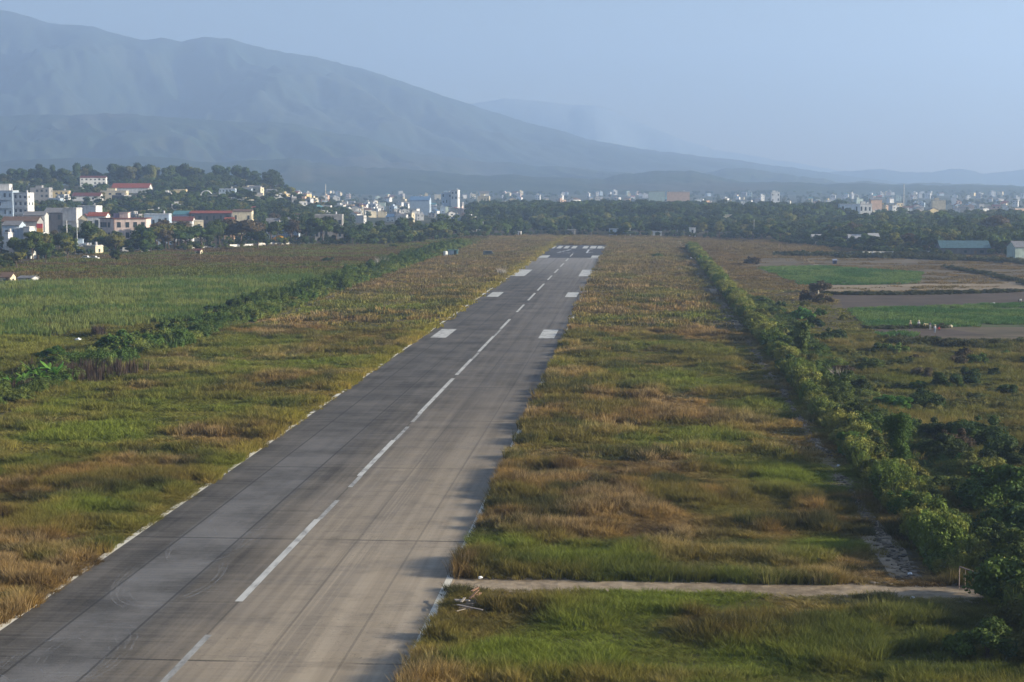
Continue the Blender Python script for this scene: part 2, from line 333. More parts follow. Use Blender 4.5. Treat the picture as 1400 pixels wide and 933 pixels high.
# pale tyre loops
g = NG('tyre_track_dust'); g.col((0.42, 0.42, 0.42)); tr = g.n('BsdfTransparent'); ms = g.n('MixShader'); g.put(ms.inputs[0], g.math('MULTIPLY', g.sm(g.noise(0.6, 4, 0.6), 0.35, 0.65), 0.15))
g.l(tr.outputs[0], ms.inputs[1]); g.l(g.b.outputs[0], ms.inputs[2]); g.l(ms.outputs[0], g.out.inputs[0]); M_tyre = g.m
rnd = random.Random(5); k_z = 0
v = []; f = []
for (px, py, rx, ry, a0, a1) in [(235, 790, 3.4, 9, 150, 400), (240, 792, 3.0, 7.5, 150, 400), (250, 780, 4.2, 12, 170, 330), (300, 735, 3.2, 10, 160, 380), (345, 700, 2.6, 12, 170, 340), (80, 905, 2.8, 6, 120, 420), (90, 902, 3.3, 7, 140, 400), (120, 890, 2.2, 6, 0, 300), (370, 670, 2.3, 10, 200, 380), (60, 900, 2.0, 5, 60, 330), (290, 745, 2.4, 8, 170, 400)]:
    cx, cy_ = G(px, py)
    for off in (0, 0.45):
        k_z += 1; q = len(v); N = 40; ph = rnd.uniform(-.2, .2)
        for i in range(N+1):
            t = R(a0+(a1-a0)*i/N)
            for wd in (0, 0.14):
                ex = (rx+off+wd)*math.cos(t); ey = (ry+(off+wd)*2)*math.sin(t)
                v.append((cx+ex*math.cos(ph)-ey*math.sin(ph)*.3, cy_+ey+ex*math.sin(ph), 0.044+k_z*0.0003 if k_z < 5 else 0.0475+k_z*0.0003))
        for i in range(N): f.append((q+2*i, q+2*i+1, q+2*i+3, q+2*i+2))
tag(ob('tyre_tracks', mesh_from('tyre_tracks', v, f, M_tyre)), 'pale looping tyre tracks on the dark left half of the runway', kind='structure')

def soil(name, c1, c2, sc=0.5, vec=(1, 1, 1), bs=0.6):
    g = NG(name); a = g.noise(sc, 6, 0.65, vec=vec); b = g.noise(sc*0.12, 3, 0.5)
    g.col(g.mix(g.sm(g.math('ADD', g.math('MULTIPLY', a, .6), g.math('MULTIPLY', b, .4)), 0.36, 0.64), c1, c2)); g.bump(a, bs, 0.15); return g.m
M_tan = soil('dry_tan_soil', (0.19, 0.145, 0.09), (0.28, 0.22, 0.145), 0.4, (0.4, 1.5, 1))
M_grey = soil('bare_grey_brown_soil', (0.075, 0.06, 0.035), (0.155, 0.12, 0.075), 0.3, (0.3, 1.5, 1))
M_plow = soil('dark_ploughed_soil', (0.055, 0.04, 0.03), (0.10, 0.074, 0.055), 0.6, (0.15, 1.8, 1), 1.0)
M_crop = soil('crop_field_soil', (0.05, 0.07, 0.025), (0.09, 0.10, 0.04), 0.5, (0.3, 1, 1))
M_track = soil('trodden_track_soil', (0.17, 0.13, 0.085), (0.37, 0.295, 0.205), 0.8, (1, 1, 1), 1.0)
M_stone = soil('pale_drain_stones', (0.09, 0.08, 0.065), (0.34, 0.29, 0.23), 1.6, (1, 1, 1), 1.0)
def ragged(pts, amp=1.0, seg=8, seed=0):
    amp *= 1.6      # px polygon -> ground polygon with uneven edges
    r = random.Random(seed); q = [G(*p) for p in pts]; out = []
    for i, a in enumerate(q):
        b = q[(i+1) % len(q)]; L_ = math.hypot(b[0]-a[0], b[1]-a[1]); n = max(1, int(L_/seg))
        for k in range(n):
            t = k/n; out.append((a[0]+(b[0]-a[0])*t+(r.uniform(-amp, amp) if k else 0), a[1]+(b[1]-a[1])*t+(r.uniform(-amp, amp) if k else 0)))
    return out
FIELDS = {}
def field(key, name, pts, z, mat, label, amp=1.2, seed=1):
    FIELDS[key] = [G(*p) for p in pts]; return sheet(name, ragged(pts, amp, 9, seed), z, mat, label)
field('bare', 'bare_field', [(1010, 354), (1300, 352), (1440, 362), (1440, 415), (1130, 410), (1105, 392), (1040, 372)], 0.004, M_grey, 'bare grey brown field between the crop strips at the right')
field('tan', 'dry_field', [(1105, 391), (1440, 385), (1440, 400), (1270, 402), (1180, 403), (1125, 400)], 0.008, M_tan, 'dry tan strip of bare soil below the far green crop strip', seed=2)
field('plow', 'ploughed_field', [(1128, 402), (1180, 404), (1300, 403), (1360, 399), (1440, 399), (1440, 420), (1150, 422)], 0.012, M_plow, 'long dark ploughed strip between two crop strips', seed=3)
field('far_crop', 'crop_field', [(1035, 366), (1120, 364), (1200, 369), (1262, 373), (1255, 388), (1180, 390), (1095, 390)], 0.016, M_crop, 'far strip of green crops beyond the ploughed field', 2.0, 4)
field('near_crop', 'crop_field', [(1158, 423), (1300, 419), (1440, 414), (1440, 447), (1300, 447), (1187, 449)], 0.016, M_crop, 'bright green crop strip where field workers stand', 1.0, 5)
field('near_tan', 'bare_field', [(1185, 450), (1300, 448), (1440, 447), (1440, 472), (1260, 470), (1205, 468)], 0.006, M_grey, 'bare pale brown field just below the near green strip', 1.2, 6)
field('dark_patch', 'ploughed_patch', [(1190, 451), (1262, 449), (1305, 451), (1352, 459), (1300, 460), (1215, 460)], 0.010, M_plow, 'dark freshly dug patch beside the field workers', 0.5, 7)
field('small_crop', 'crop_patch', [(1197, 457), (1235, 455), (1258, 457), (1250, 461), (1205, 461)], 0.014, M_crop, 'small green patch beside the dark dug soil', 0.5, 8)
sheet('dirt_path', [(C+15, GY(811)), (-6, GY(814)), (8, GY(815)), (27, GY(817)), (29, GY(795)), (18, GY(791)), (5, GY(793)), (-6, GY(792)), (C+15, GY(791))], 0.008, M_track, 'pale dirt path running from the runway to the ditch')
def band(name, X0, X1, Y0, Y1, z, mat, label, wob_=0.8, seed=0, step=6):
    n = int((Y1-Y0)/step); yy = np.linspace(Y0, Y1, n+1); a = fbm(yy, 0*yy+seed*50, 14, seed)-.5; b = fbm(yy, 0*yy+seed*70, 9, seed+1)-.5
    x0 = np.interp(yy, [p[0] for p in X0], [p[1] for p in X0])+a*2*wob_; x1 = np.interp(yy, [p[0] for p in X1], [p[1] for p in X1])+b*2*wob_
    v = np.empty((2*(n+1), 3)); v[0::2] = np.stack([x0, yy, 0*yy+z], -1); v[1::2] = np.stack([x1, yy, 0*yy+z], -1)
    i = np.arange(n)*2; return tag(ob(name, mesh_from(name, v, np.stack([i, i+1, i+3, i+2], -1), mat)), label, kind='structure')
DX = lambda y: np.interp(y, [100, 138, 200, 300, 500, 1100], [22.5, 22.3, 22.4, 23.2, 24.5, 28.0])   # ditch track centre
band('ditch_track', [(y, DX(y)-.8-(1.2 if y < 160 else 0)) for y in (130, 150, 200, 300, 600, 1120)], [(y, DX(y)+.9) for y in (130, 150, 200, 300, 600, 1120)], 132, 1125, 0.006, M_track, 'stony dry ditch track along the shaded side of the hedge', 0.9, 2)
band('stone_drain', [(90, -86.8), (1000, -90)], [(90, -85.6), (1000, -88.6)], 90, 560, 0.008, M_stone, 'stone lined drain between the grass strip and the weeds at the left', 0.7, 5, 3)
band('field_track', [(480, 70), (900, 78)], [(480, 71), (900, 81)], 560, 850, 0.018, M_tan, 'narrow earth track across the bare fields', 1.5, 9)

# ------------------------------------------------------------------ mountains
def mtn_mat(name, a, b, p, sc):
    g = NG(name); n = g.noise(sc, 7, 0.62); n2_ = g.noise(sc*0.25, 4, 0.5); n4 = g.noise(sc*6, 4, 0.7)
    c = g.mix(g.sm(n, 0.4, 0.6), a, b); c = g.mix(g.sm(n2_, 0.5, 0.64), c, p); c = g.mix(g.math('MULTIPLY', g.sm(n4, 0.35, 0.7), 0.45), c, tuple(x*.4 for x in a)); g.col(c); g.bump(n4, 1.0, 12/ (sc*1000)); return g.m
def ridge(name, prof, D0, D1, D2, mat, label, amp=0.35, seed=0, nu=420, nv=70, ns=900, px0=-420, px1=1820, sk=4, pw=1.3):
    pxs = np.linspace(px0, px1, nu); top = np.interp(pxs, [p[0] for p in prof], [p[1] for p in prof])
    top = top-(fbm(pxs, pxs*0, 40, seed, 5)-.5)*sk-(fbm(pxs, pxs*0+5, 7, seed+2, 2)-.5)*2.2
    vv = np.concatenate([np.linspace(0, 1, nv), 1+np.linspace(0.05, 1, 12)])
    Vv = []
    for v_ in vv:
        dist = D0+(D1-D0)*v_ if v_ <= 1 else D1+(D2-D1)*(v_-1)
        rx, ry = [], []
        d = _f[None, :]*FPX+_r[None, :]*(pxs-700)[:, None]; d[:, 2] = 0
        s_ = dist/d[:, 1]; x = d[:, 0]*s_; y = 0*x+dist
        ht = CAM_H+(260-top)*D1/FPX
        prof_v = (v_**pw if v_ <= 1 else 1-(v_-1)**1.2)
        nz = 1-2*np.abs(fbm(x+y*.25, y*.45, ns, seed+11, 6)-.5); nz2 = (1-2*np.abs(fbm(x+y*.5, y*.4, ns*.4, seed+20, 5)-.5))-.8
        w_ = max(0.0, 4*v_*(1-v_)) if v_ <= 1 else 0
        z = ht*prof_v*(1+w_*amp*((nz-.8)*2.6+nz2*1.3)); z = np.minimum(z, ht*(0.2+.8*v_) if v_ < 1 else 1e9)-(3 if v_ == 0 else 0)
        base_ = T(x, y); Vv.append(np.stack([x, y, np.maximum(z, -0.4)+base_*(1-min(v_, 1))], -1))
    V = np.array(Vv).reshape(-1, 3); n_v = len(vv); ii = (np.arange(n_v-1)[:, None]*nu+np.arange(nu-1)).ravel()
    F = np.stack([ii, ii+1, ii+nu+1, ii+nu], -1)
    return tag(ob(name, mesh_from(name, V, F, mat, True)), label, kind='structure')
M_m1 = mtn_mat('mountain_forest', (0.024, 0.044, 0.034), (0.036, 0.056, 0.040), (0.048, 0.060, 0.042), 0.004)
M_m2 = mtn_mat('foothill_forest', (0.018, 0.036, 0.014), (0.04, 0.055, 0.022), (0.06, 0.055, 0.03), 0.008)
ridge('mountain', [(-420, 6), (-200, 2), (0, 9), (30, 16), (80, 30), (140, 37), (165, 45), (205, 54), (230, 52), (255, 57), (285, 50), (320, 53), (370, 68), (430, 78), (500, 96), (560, 115), (620, 137), (680, 156), (740, 174), (800, 190), (860, 202), (930, 212), (1000, 220), (1080, 230), (1160, 241), (1260, 256), (1820, 262)], 5150, 7700, 9000, M_m1, 'long high mountain slope falling from the left towards the right', 0.42, 3, ns=900, nu=620, nv=130)
ridge('distant_mountain', [(-420, 200), (600, 150), (690, 136), (720, 138), (775, 145), (815, 147), (865, 165), (925, 190), (980, 208), (1080, 222), (1140, 233), (1200, 240), (1820, 250)], 9900, 10900, 11350, mtn_mat('haze_paled_slope', (0.20, 0.24, 0.26), (0.21, 0.25, 0.26), (0.21, 0.25, 0.26), 0.003), 'faint farthest ridge fading into the haze behind the mountain', 0.25, 8, px0=400, px1=1500, nu=260, nv=30)  # extra haze painted into the slope colour: pale and bluish, so the ridge fades
ridge('foothills', [(-420, 150), (0, 158), (60, 157), (150, 155), (220, 158), (300, 165), (350, 167), (400, 168), (440, 176), (500, 190), (570, 208), (640, 218), (720, 226), (800, 232), (900, 244), (1820, 262)], 4600, 5600, 6200, M_m2, 'darker forested foothills in front of the mountain', 0.5, 5, nu=520, nv=90, ns=420, sk=7, pw=1.0)
ridge('low_hills', [(-420, 212), (0, 222), (90, 216), (200, 214), (290, 222), (400, 216), (470, 226), (560, 232), (640, 238), (720, 240), (800, 246), (1820, 262)], 3700, 4300, 4700, M_m2, 'low wooded hills at the foot of the mountain', 0.3, 15, ns=250, sk=8, nv=36, pw=0.8)
ridge('distant_hills', [(-420, 262), (900, 262), (1000, 246), (1080, 236), (1150, 235), (1200, 231), (1235, 237), (1270, 236), (1305, 231), (1340, 238), (1370, 236), (1400, 231), (1460, 226), (1600, 232), (1820, 226)], 8300, 9300, 10200, M_m1, 'low faint hills along the horizon at the right', 0.25, 6, ns=500, nv=36, sk=3)
ridge('wooded_hill', [(-420, 275), (720, 275), (780, 256), (820, 245), (860, 238), (900, 235), (960, 236), (985, 242), (1020, 249), (1050, 252), (1100, 259), (1160, 268), (1820, 275)], 3900, 4500, 4900, M_m2, 'low wooded hill behind the town right of the runway', 0.25, 9, ns=200, nv=40, px0=700, px1=1200, nu=200, sk=6, pw=0.7)
ridge('wooded_hill', [(-420, 275), (900, 275), (950, 240), (990, 231), (1030, 232), (1070, 238), (1120, 245), (1180, 256), (1240, 268), (1820, 275)], 5000, 5900, 6500, M_m2, 'fainter wooded hill behind and right of the nearer wooded hill', 0.25, 19, ns=200, nv=30, px0=880, px1=1260, nu=160, sk=4, pw=0.7)
# ------------------------------------------------------------------ haze
m = MB().box(-7000, 7000, -420, 11480, -1.0, 960)
g = NG('haze_air'); g.t.nodes.remove(g.b); pv = g.n('VolumePrincipled'); pv.inputs['Density'].default_value = HAZE_DENSITY; pv.inputs['Color'].default_value = (*HAZE_COLOR, 1); pv.inputs['Anisotropy'].default_value = 0.38
g.l(pv.outputs[0], g.out.inputs['Volume'])
HZ = m.build('haze', g.m); tag(HZ, 'blue evening haze filling the valley', kind='stuff')

# ------------------------------------------------------------------ foliage meshes
def leaf_cloud(lobes, n, leaf, seed, mats, core=0.8, flat=0.0, droop=0.0, mi_split=None):
    r = np.random.RandomState(seed); L_ = np.array(lobes, float); wgt = L_[:, 3]**2; wgt /= wgt.sum()
    k = r.choice(len(L_), n, p=wgt); d = r.normal(size=(n, 3)); d /= np.linalg.norm(d, axis=1)[:, None]; d[:, 2] = np.where(d[:, 2] < -0.35, -d[:, 2], d[:, 2])
    rad = L_[k, 3]*(0.72+0.30*r.rand(n)+0.34*np.maximum(0, r.rand(n)-.72))*(1+.16*np.sin(d[:, 0]*7+k)*np.cos(d[:, 2]*8+d[:, 1]*6)); sq = L_[k, 4] if L_.shape[1] > 4 else np.ones(n)
    p = L_[k, :3]+d*rad[:, None]*np.stack([np.ones(n), np.ones(n), sq], -1)
    nrm = d+r.normal(size=(n, 3))*0.55; nrm[:, 2] += flat; nrm /= np.linalg.norm(nrm, axis=1)[:, None]
    a = np.cross(nrm, r.normal(size=(n, 3))); a /= np.linalg.norm(a, axis=1)[:, None]; b = np.cross(nrm, a)
    s = leaf*(0.55+0.9*r.rand(n))[:, None]
    v = np.stack([p-a*s*.5, p+b*s*.35, p+a*s*.5, p-b*s*.3], 1).reshape(-1, 3)
    f = np.arange(4*n).reshape(n, 4); V = [v]; F = [f]; off = 4*n
    bm = bmesh.new(); bmesh.ops.create_icosphere(bm, subdivisions=2, radius=1.0); iv = np.array([x.co[:] for x in bm.verts]); fi = np.array([[x.index for x in q.verts] for q in bm.faces]); bm.free()
    tri = []
    for q in L_:
        sqz = q[4] if len(q) > 4 else 1
        dd = iv*(1+0.22*(r.rand(len(iv), 1)-.5)); vv = q[:3]+dd*q[3]*core*np.array([1, 1, sqz]); V.append(vv); tri.append(fi+off); off += len(iv)
    V = np.concatenate(V); F = [tuple(x) for x in f]+[tuple(x) for t in tri for x in t]
    me = bpy.data.meshes.new('crown'); me.from_pydata(V.tolist(), [], F); me.update()
    me.materials.append(mats); return me
def rlobes(rn, n, R0, H0, zc, sq=0.85, rr=(0.35, 0.55)):
    out = []
    for i in range(n):
        a = rn.uniform(0, 6.28); d = R0*math.sqrt(rn.random())*0.65; z = zc+rn.uniform(-.5, .5)*H0*(1-d/R0*.5)
        out.append((d*math.cos(a), d*math.sin(a), z, R0*rn.uniform(*rr), sq))
    out.append((0, 0, zc, R0*0.55, H0/R0*.62 if H0 < R0*2 else 1.1)); return out
M_bark = paint((0.13, 0.10, 0.075), 0.3, 2.0, name='bark')
TONES = {'dark green': leafmat('dark_green_leaves', (0.026, 0.046, 0.012), (0.055, 0.085, 0.020)),
         'mid green': leafmat('mid_green_leaves', (0.055, 0.085, 0.018), (0.10, 0.14, 0.028)),
         'olive': leafmat('olive_leaves', (0.09, 0.095, 0.022), (0.17, 0.165, 0.038)),
         'brownish': leafmat('brownish_leaves', (0.065, 0.050, 0.030), (0.11, 0.085, 0.045)),
         'yellow green': leafmat('yellow_green_leaves', (0.13, 0.15, 0.025), (0.21, 0.22, 0.04)),
         'bright green': leafmat('bright_green_leaves', (0.045, 0.105, 0.018), (0.09, 0.17, 0.03))}
def trunk_mesh(h, r0, rn, crown_r, limbs=4):
    m = MB(); p = [(0, 0, -0.6), (rn.uniform(-.1, .1), rn.uniform(-.1, .1), h*.4), (rn.uniform(-.4, .4), rn.uniform(-.4, .4), h)]
    m.tube(p, [r0*1.25, r0*.85, r0*.45], 7)
    for i in range(limbs):
        a = 6.28*i/limbs+rn.uniform(-.5, .5); z = h*rn.uniform(.5, .85)
        m.tube([(p[1][0]*.8, p[1][1]*.8, z), (math.cos(a)*crown_r*.35, math.sin(a)*crown_r*.35, z+h*.25), (math.cos(a)*crown_r*.6, math.sin(a)*crown_r*.6, z+h*.45)], [r0*.4, r0*.28, r0*.12], 5)
    return m.mesh('trunk', M_bark, True)
rn = random.Random(11)
KINDS = {}                                    # shape -> list of (crown_by_tone, trunk), nominal height
def variant(shape, s):
    q = random.Random(s)
    if shape == 'round': H, lob, tr_ = 11, rlobes(q, 9, 4.8, 5.5, 6.6), (5.5, .28, 4)
    elif shape == 'spreading': H, lob, tr_ = 9, rlobes(q, 11, 6.0, 3.0, 6.2, 0.6, (.28, .42)), (5.0, .3, 5)
    elif shape == 'tall': H, lob, tr_ = 17, [(q.uniform(-1.2, 1.2), q.uniform(-1.2, 1.2), z, q.uniform(1.7, 2.7), 1.25) for z in np.linspace(6, 14.5, 9)], (10, .3, 4)
    else: H, lob, tr_ = 12, [(q.uniform(-2.6, 2.6), q.uniform(-2.6, 2.6), q.uniform(5, 10.3), q.uniform(1.0, 1.9), .8) for _ in range(15)], (8, .24, 6)
    return H, lob, trunk_mesh(tr_[0], tr_[1], q, 5 if shape != 'tall' else 2, tr_[2])
for si, shape in enumerate(('round', 'spreading', 'tall', 'feathery')):
    KINDS[shape] = []
    for s in range(3):
        H, lob, tm = variant(shape, si*10+s+1); KINDS[shape].append((H, lob, tm, {}, si*10+s+1))
def crown_for(shape, i, tone):
    H, lob, tm, cache, sd = KINDS[shape][i]
    if tone not in cache: cache[tone] = leaf_cloud(lob, 1500 if shape != 'feathery' else 1900, .75 if shape != 'feathery' else .6, sd, TONES[tone], core=.78 if shape != 'feathery' else .5)
    return H, cache[tone], tm

# ------------------------------------------------------------------ label writer: look + row + place, counted from the left
ZONES = [(60, 'at the left edge of the photo'), (130, 'by the tall street lamps'), (200, 'by the rounded pinkish building'), (265, 'just right of the rounded pinkish building'), (330, 'above the low pale roadside wall'), (372, 'left of the yellow shelter'), (420, 'by the yellow shelter'), (500, 'right of the yellow shelter'), (590, 'left of the teal shed'), (650, 'above the teal shed'), (700, 'right of the teal shed'), (745, "just left of the runway's end"), (790, "above the runway's left end corner"), (835, "above the runway's right end corner"), (880, "just right of the runway's end"), (930, "at the ditch's far end"), (985, "just right of the ditch's end"), (1060, "well right of the ditch's end"), (1110, 'above the long white wall'), (1160, 'above the white shed roofs'), (1210, 'right of the white shed roofs'), (1285, 'left of the long blue roof'), (1325, "above the blue roof's left half"), (1362, "above the blue roof's right half"), (9999, 'at the right edge of the photo')]
NTH = ['leftmost', 'second from left', 'third from left', 'fourth from left', 'fifth from left', 'sixth from left', 'seventh from left', 'eighth from left', 'ninth from left', 'tenth from left', 'eleventh from left', 'twelfth from left']
PEND = []
def pend(o, look, row, x, y, z=0.0): PEND.append((o, look, row, float(proj(x, y, z)[0])))
def flush():
    gp = {}
    for o, look, row, px in PEND:
        zn = next(zn for lim, zn in ZONES if px < lim); gp.setdefault((look, row, zn), []).append((px, o))
    for (look, row, zn), L_ in gp.items():
        L_.sort(key=lambda t: t[0])
        for i, (_, o) in enumerate(L_):
            o['label'] = f'{look} {row} {zn}'+('' if len(L_) == 1 else ', '+(NTH[i] if i < len(NTH) else f'number {i+1} from left'))
SKIP = set([14,53,56,57,58,61,70,77,80,81,86,89,90,94,97,98,99,102,104,106,109,110,115,122,124,125,126,128,134,142,143,145,146,147,150,152,153,157,158,163,164,165,166,167,169,170,171,172,176,178,180,181,183,184,185,188,193,195,196,204,205,206,211,212,213,218,221,222,224,226,228,229,231,232,234,235,236,237,240,241,242,243,249,251,254,255,256,258,260,261,267,268,269,270,273,274,276,277,278,280,281,284,285,293,294,299,301,303,308,311,312,313,316,317,320,324,325,326,327,329,331,332,334,336,337,338,340,341,342,346,348,350,351,356,360,374,383,385,386,387,388,390,391,393,395,401,402,404,410,415,416,417,418,419,429,430,431,432,433,435,436,449,455,462,468,488,496,497,501,515,526,530,533,542,545,571,575,588,597,598,603,604,605,609,612,615,616,617,618,621,623,624,626,629,631,636,637,638,641,643,646,649,667,672,675,689,696,697,712,720,723,727,729,731,738,755,764,783,788,790,792,796,803,807,810,813,818,820,822,829,830,832,834,836,838,845,867,871,873,876,879,887,888,889,892,895,898,900,903,907,908,910,911,912,915,918,919,920,921,922,923,925,926,927,928,929,930,931,933,934,935,938,939,940,941,943,944,945,946,948,953,963,982,996,1002,1007,1010,1012,1028,1029,1030,1031,1032,1033,1034,1035,1037,1039,1044,1050,1055,1058,1061,1062,1064,1065,1067,1069,1074,1075,1076,1078,1079,1080,1081,1082,1083,1084,1085,1086,1087,1089,1090,1091,1092,1094])
SERIAL = [0]
def serial(): SERIAL[0] += 1; return SERIAL[0]
def tree(shape, tone, x, y, h, row, group, wide=1.0, q=None, forced=None):
    s = serial(); i = (s*7) % 3; r_ = random.Random(s)
    rot = r_.uniform(0, 6.28)
    if s in SKIP: return None
    H, cm, tm = crown_for(shape, i, tone); sc = h/H; z = float(T(x, y))
    t = thing('tree', None, 'tree', (x, y, z-0.05), rot, group); t['sn'] = s
    t.scale = (sc*wide, sc*wide, sc); ob('crown', cm, t); ob('trunk', tm, t)
    if forced: t['label'] = forced
    else: pend(t, f'{tone} {shape} tree', row, x, y, z)
    return t
# ------------------------------------------------------------------ stuff scattered with geometry nodes
def inpoly(x, y, poly):
    c = np.zeros(np.shape(x), bool); j = len(poly)-1
    for i in range(len(poly)):
        xi, yi = poly[i]; xj, yj = poly[j]
        c ^= ((yi > y) != (yj > y)) & (x < (xj-xi)*(y-yi)/((yj-yi) or 1e-9)+xi); j = i
    return c
def scatter(name, label, cat, pts, scl, rot, col, idx, sources):
    n = len(pts); me = bpy.data.meshes.new(name); me.vertices.add(n); me.vertices.foreach_set('co', np.asarray(pts, np.float32).ravel())
    for nm, tp, key, arr in (('scl', 'FLOAT_VECTOR', 'vector', scl), ('rot', 'FLOAT_VECTOR', 'vector', rot), ('col', 'FLOAT_COLOR', 'color', col), ('idx', 'INT', 'value', idx)):
        if arr is None: continue
        a = me.attributes.new(nm, tp, 'POINT'); arr = np.asarray(arr, np.float32 if tp != 'INT' else np.int32)
        if tp == 'FLOAT_COLOR' and arr.shape[1] == 3: arr = np.concatenate([arr, np.ones((n, 1), np.float32)], 1)
        a.data.foreach_set(key, arr.ravel())
    o = ob(name, me); tag(o, label, cat, kind='stuff')
    c = bpy.data.collections.new(name+'_source')
    for i, s in enumerate(sources):
        q = bpy.data.objects.new('%s_piece_%02d' % (name, i), s); c.objects.link(q)
    ng = bpy.data.node_groups.new(name, 'GeometryNodeTree')
    ng.interface.new_socket('Geometry', in_out='INPUT', socket_type='NodeSocketGeometry'); ng.interface.new_socket('Geometry', in_out='OUTPUT', socket_type='NodeSocketGeometry')
    N = ng.nodes.new; gi = N('NodeGroupInput'); go = N('NodeGroupOutput'); ip = N('GeometryNodeInstanceOnPoints'); ci = N('GeometryNodeCollectionInfo')
    ci.inputs['Collection'].default_value = c; ci.inputs['Separate Children'].default_value = True; ci.inputs['Reset Children'].default_value = True
    def na(nm, tp):
        q = N('GeometryNodeInputNamedAttribute'); q.data_type = tp; q.inputs['Name'].default_value = nm; return q.outputs['Attribute']
    er = N('FunctionNodeEulerToRotation'); lk = ng.links.new
    lk(gi.outputs[0], ip.inputs['Points']); lk(ci.outputs[0], ip.inputs['Instance']); ip.inputs['Pick Instance'].default_value = True
    lk(na('idx', 'INT'), ip.inputs['Instance Index']); lk(na('rot', 'FLOAT_VECTOR'), er.inputs[0]); lk(er.outputs[0], ip.inputs['Rotation']); lk(na('scl', 'FLOAT_VECTOR'), ip.inputs['Scale'])
    lk(ip.outputs[0], go.inputs[0]); md = o.modifiers.new('scatter', 'NODES'); md.node_group = ng
    return o
M_inst = instmat('blades')
def tuft(seed, n, rad, h, wd, lean=0.45, spread=1.0):
    r = np.random.RandomState(seed); a = r.rand(n)*6.283; d = np.sqrt(r.rand(n))*rad
    bx, by = d*np.cos(a), d*np.sin(a); hh = h*(0.5+0.6*r.rand(n)); la = a+r.normal(size=n)*.8; ll = hh*lean*(0.3+r.rand(n))
    t = r.rand(n)*6.283; wx, wy = np.cos(t)*wd*.5, np.sin(t)*wd*.5; dx, dy = np.cos(la)*ll, np.sin(la)*ll
    z = np.zeros(n)-.03
    P = [(bx-wx, by-wy, z), (bx+wx, by+wy, z), (bx+dx*.35+wx*.8, by+dy*.35+wy*.8, hh*.6), (bx+dx*.35-wx*.8, by+dy*.35-wy*.8, hh*.6), (bx+dx, by+dy, hh)]
    V = np.stack([np.stack(p, -1) for p in P], 1).reshape(-1, 3); F = []
    for i in range(n): b = i*5; F += [(b, b+1, b+2, b+3), (b+3, b+2, b+4)]
    return mesh_from('tuft', V, F, M_inst)
CB, CD, CO_, CG, CS, CY = [np.array(c) for c in ((0.29, 0.185, 0.06), (0.13, 0.085, 0.032), (0.17, 0.145, 0.036), (0.16, 0.20, 0.028), (0.46, 0.34, 0.17), (0.33, 0.28, 0.035))]
def lerp(a, b, t): t = np.asarray(t)[:, None]; return a*(1-t)+b*t
BLOBS = [(790, 880, 5.5, 1), (700, 905, 4, .7), (880, 826, 4.5, 1), (1140, 748, 2.6, 1.2), (960, 825, 3, .6), (1010, 900, 4, .6), (820, 755, 6, .6), (1110, 655, 9, .7), (950, 600, 9, .7), (1040, 560, 10, .6), (800, 640, 9, .4), (690, 745, 3, .6), (930, 520, 14, .6), (1000, 480, 14, .5), (830, 470, 14, .4), (780, 500, 6, .6), (300, 560, 9, .6), (160, 590, 9, .6), (420, 500, 12, .5), (330, 640, 5, .6), (110, 690, 5, .5), (240, 470, 16, .5), (560, 420, 20, .4), (740, 700, 10, -.9), (850, 720, 9, -.6), (690, 650, 8, -.7), (860, 650, 9, -.5), (960, 860, 4.5, -.7), (620, 850, 5, -.8), (1050, 850, 4, -.5), (150, 660, 8, -.5), (60, 740, 6, -.6), (300, 600, 8, -.3), (900, 560, 14, -.4), (1190, 700, 5, -.6)]
YF = lambda px: np.interp(px, [-100, 0, 130, 250, 400, 480, 560, 640, 750, 920, 1060, 1130, 1200, 1290, 1400, 1500], [GY(v) for v in (378, 372, 352, 346, 337, 339, 335, 326, 323, 325, 330, 336, 343, 347, 350, 352)])
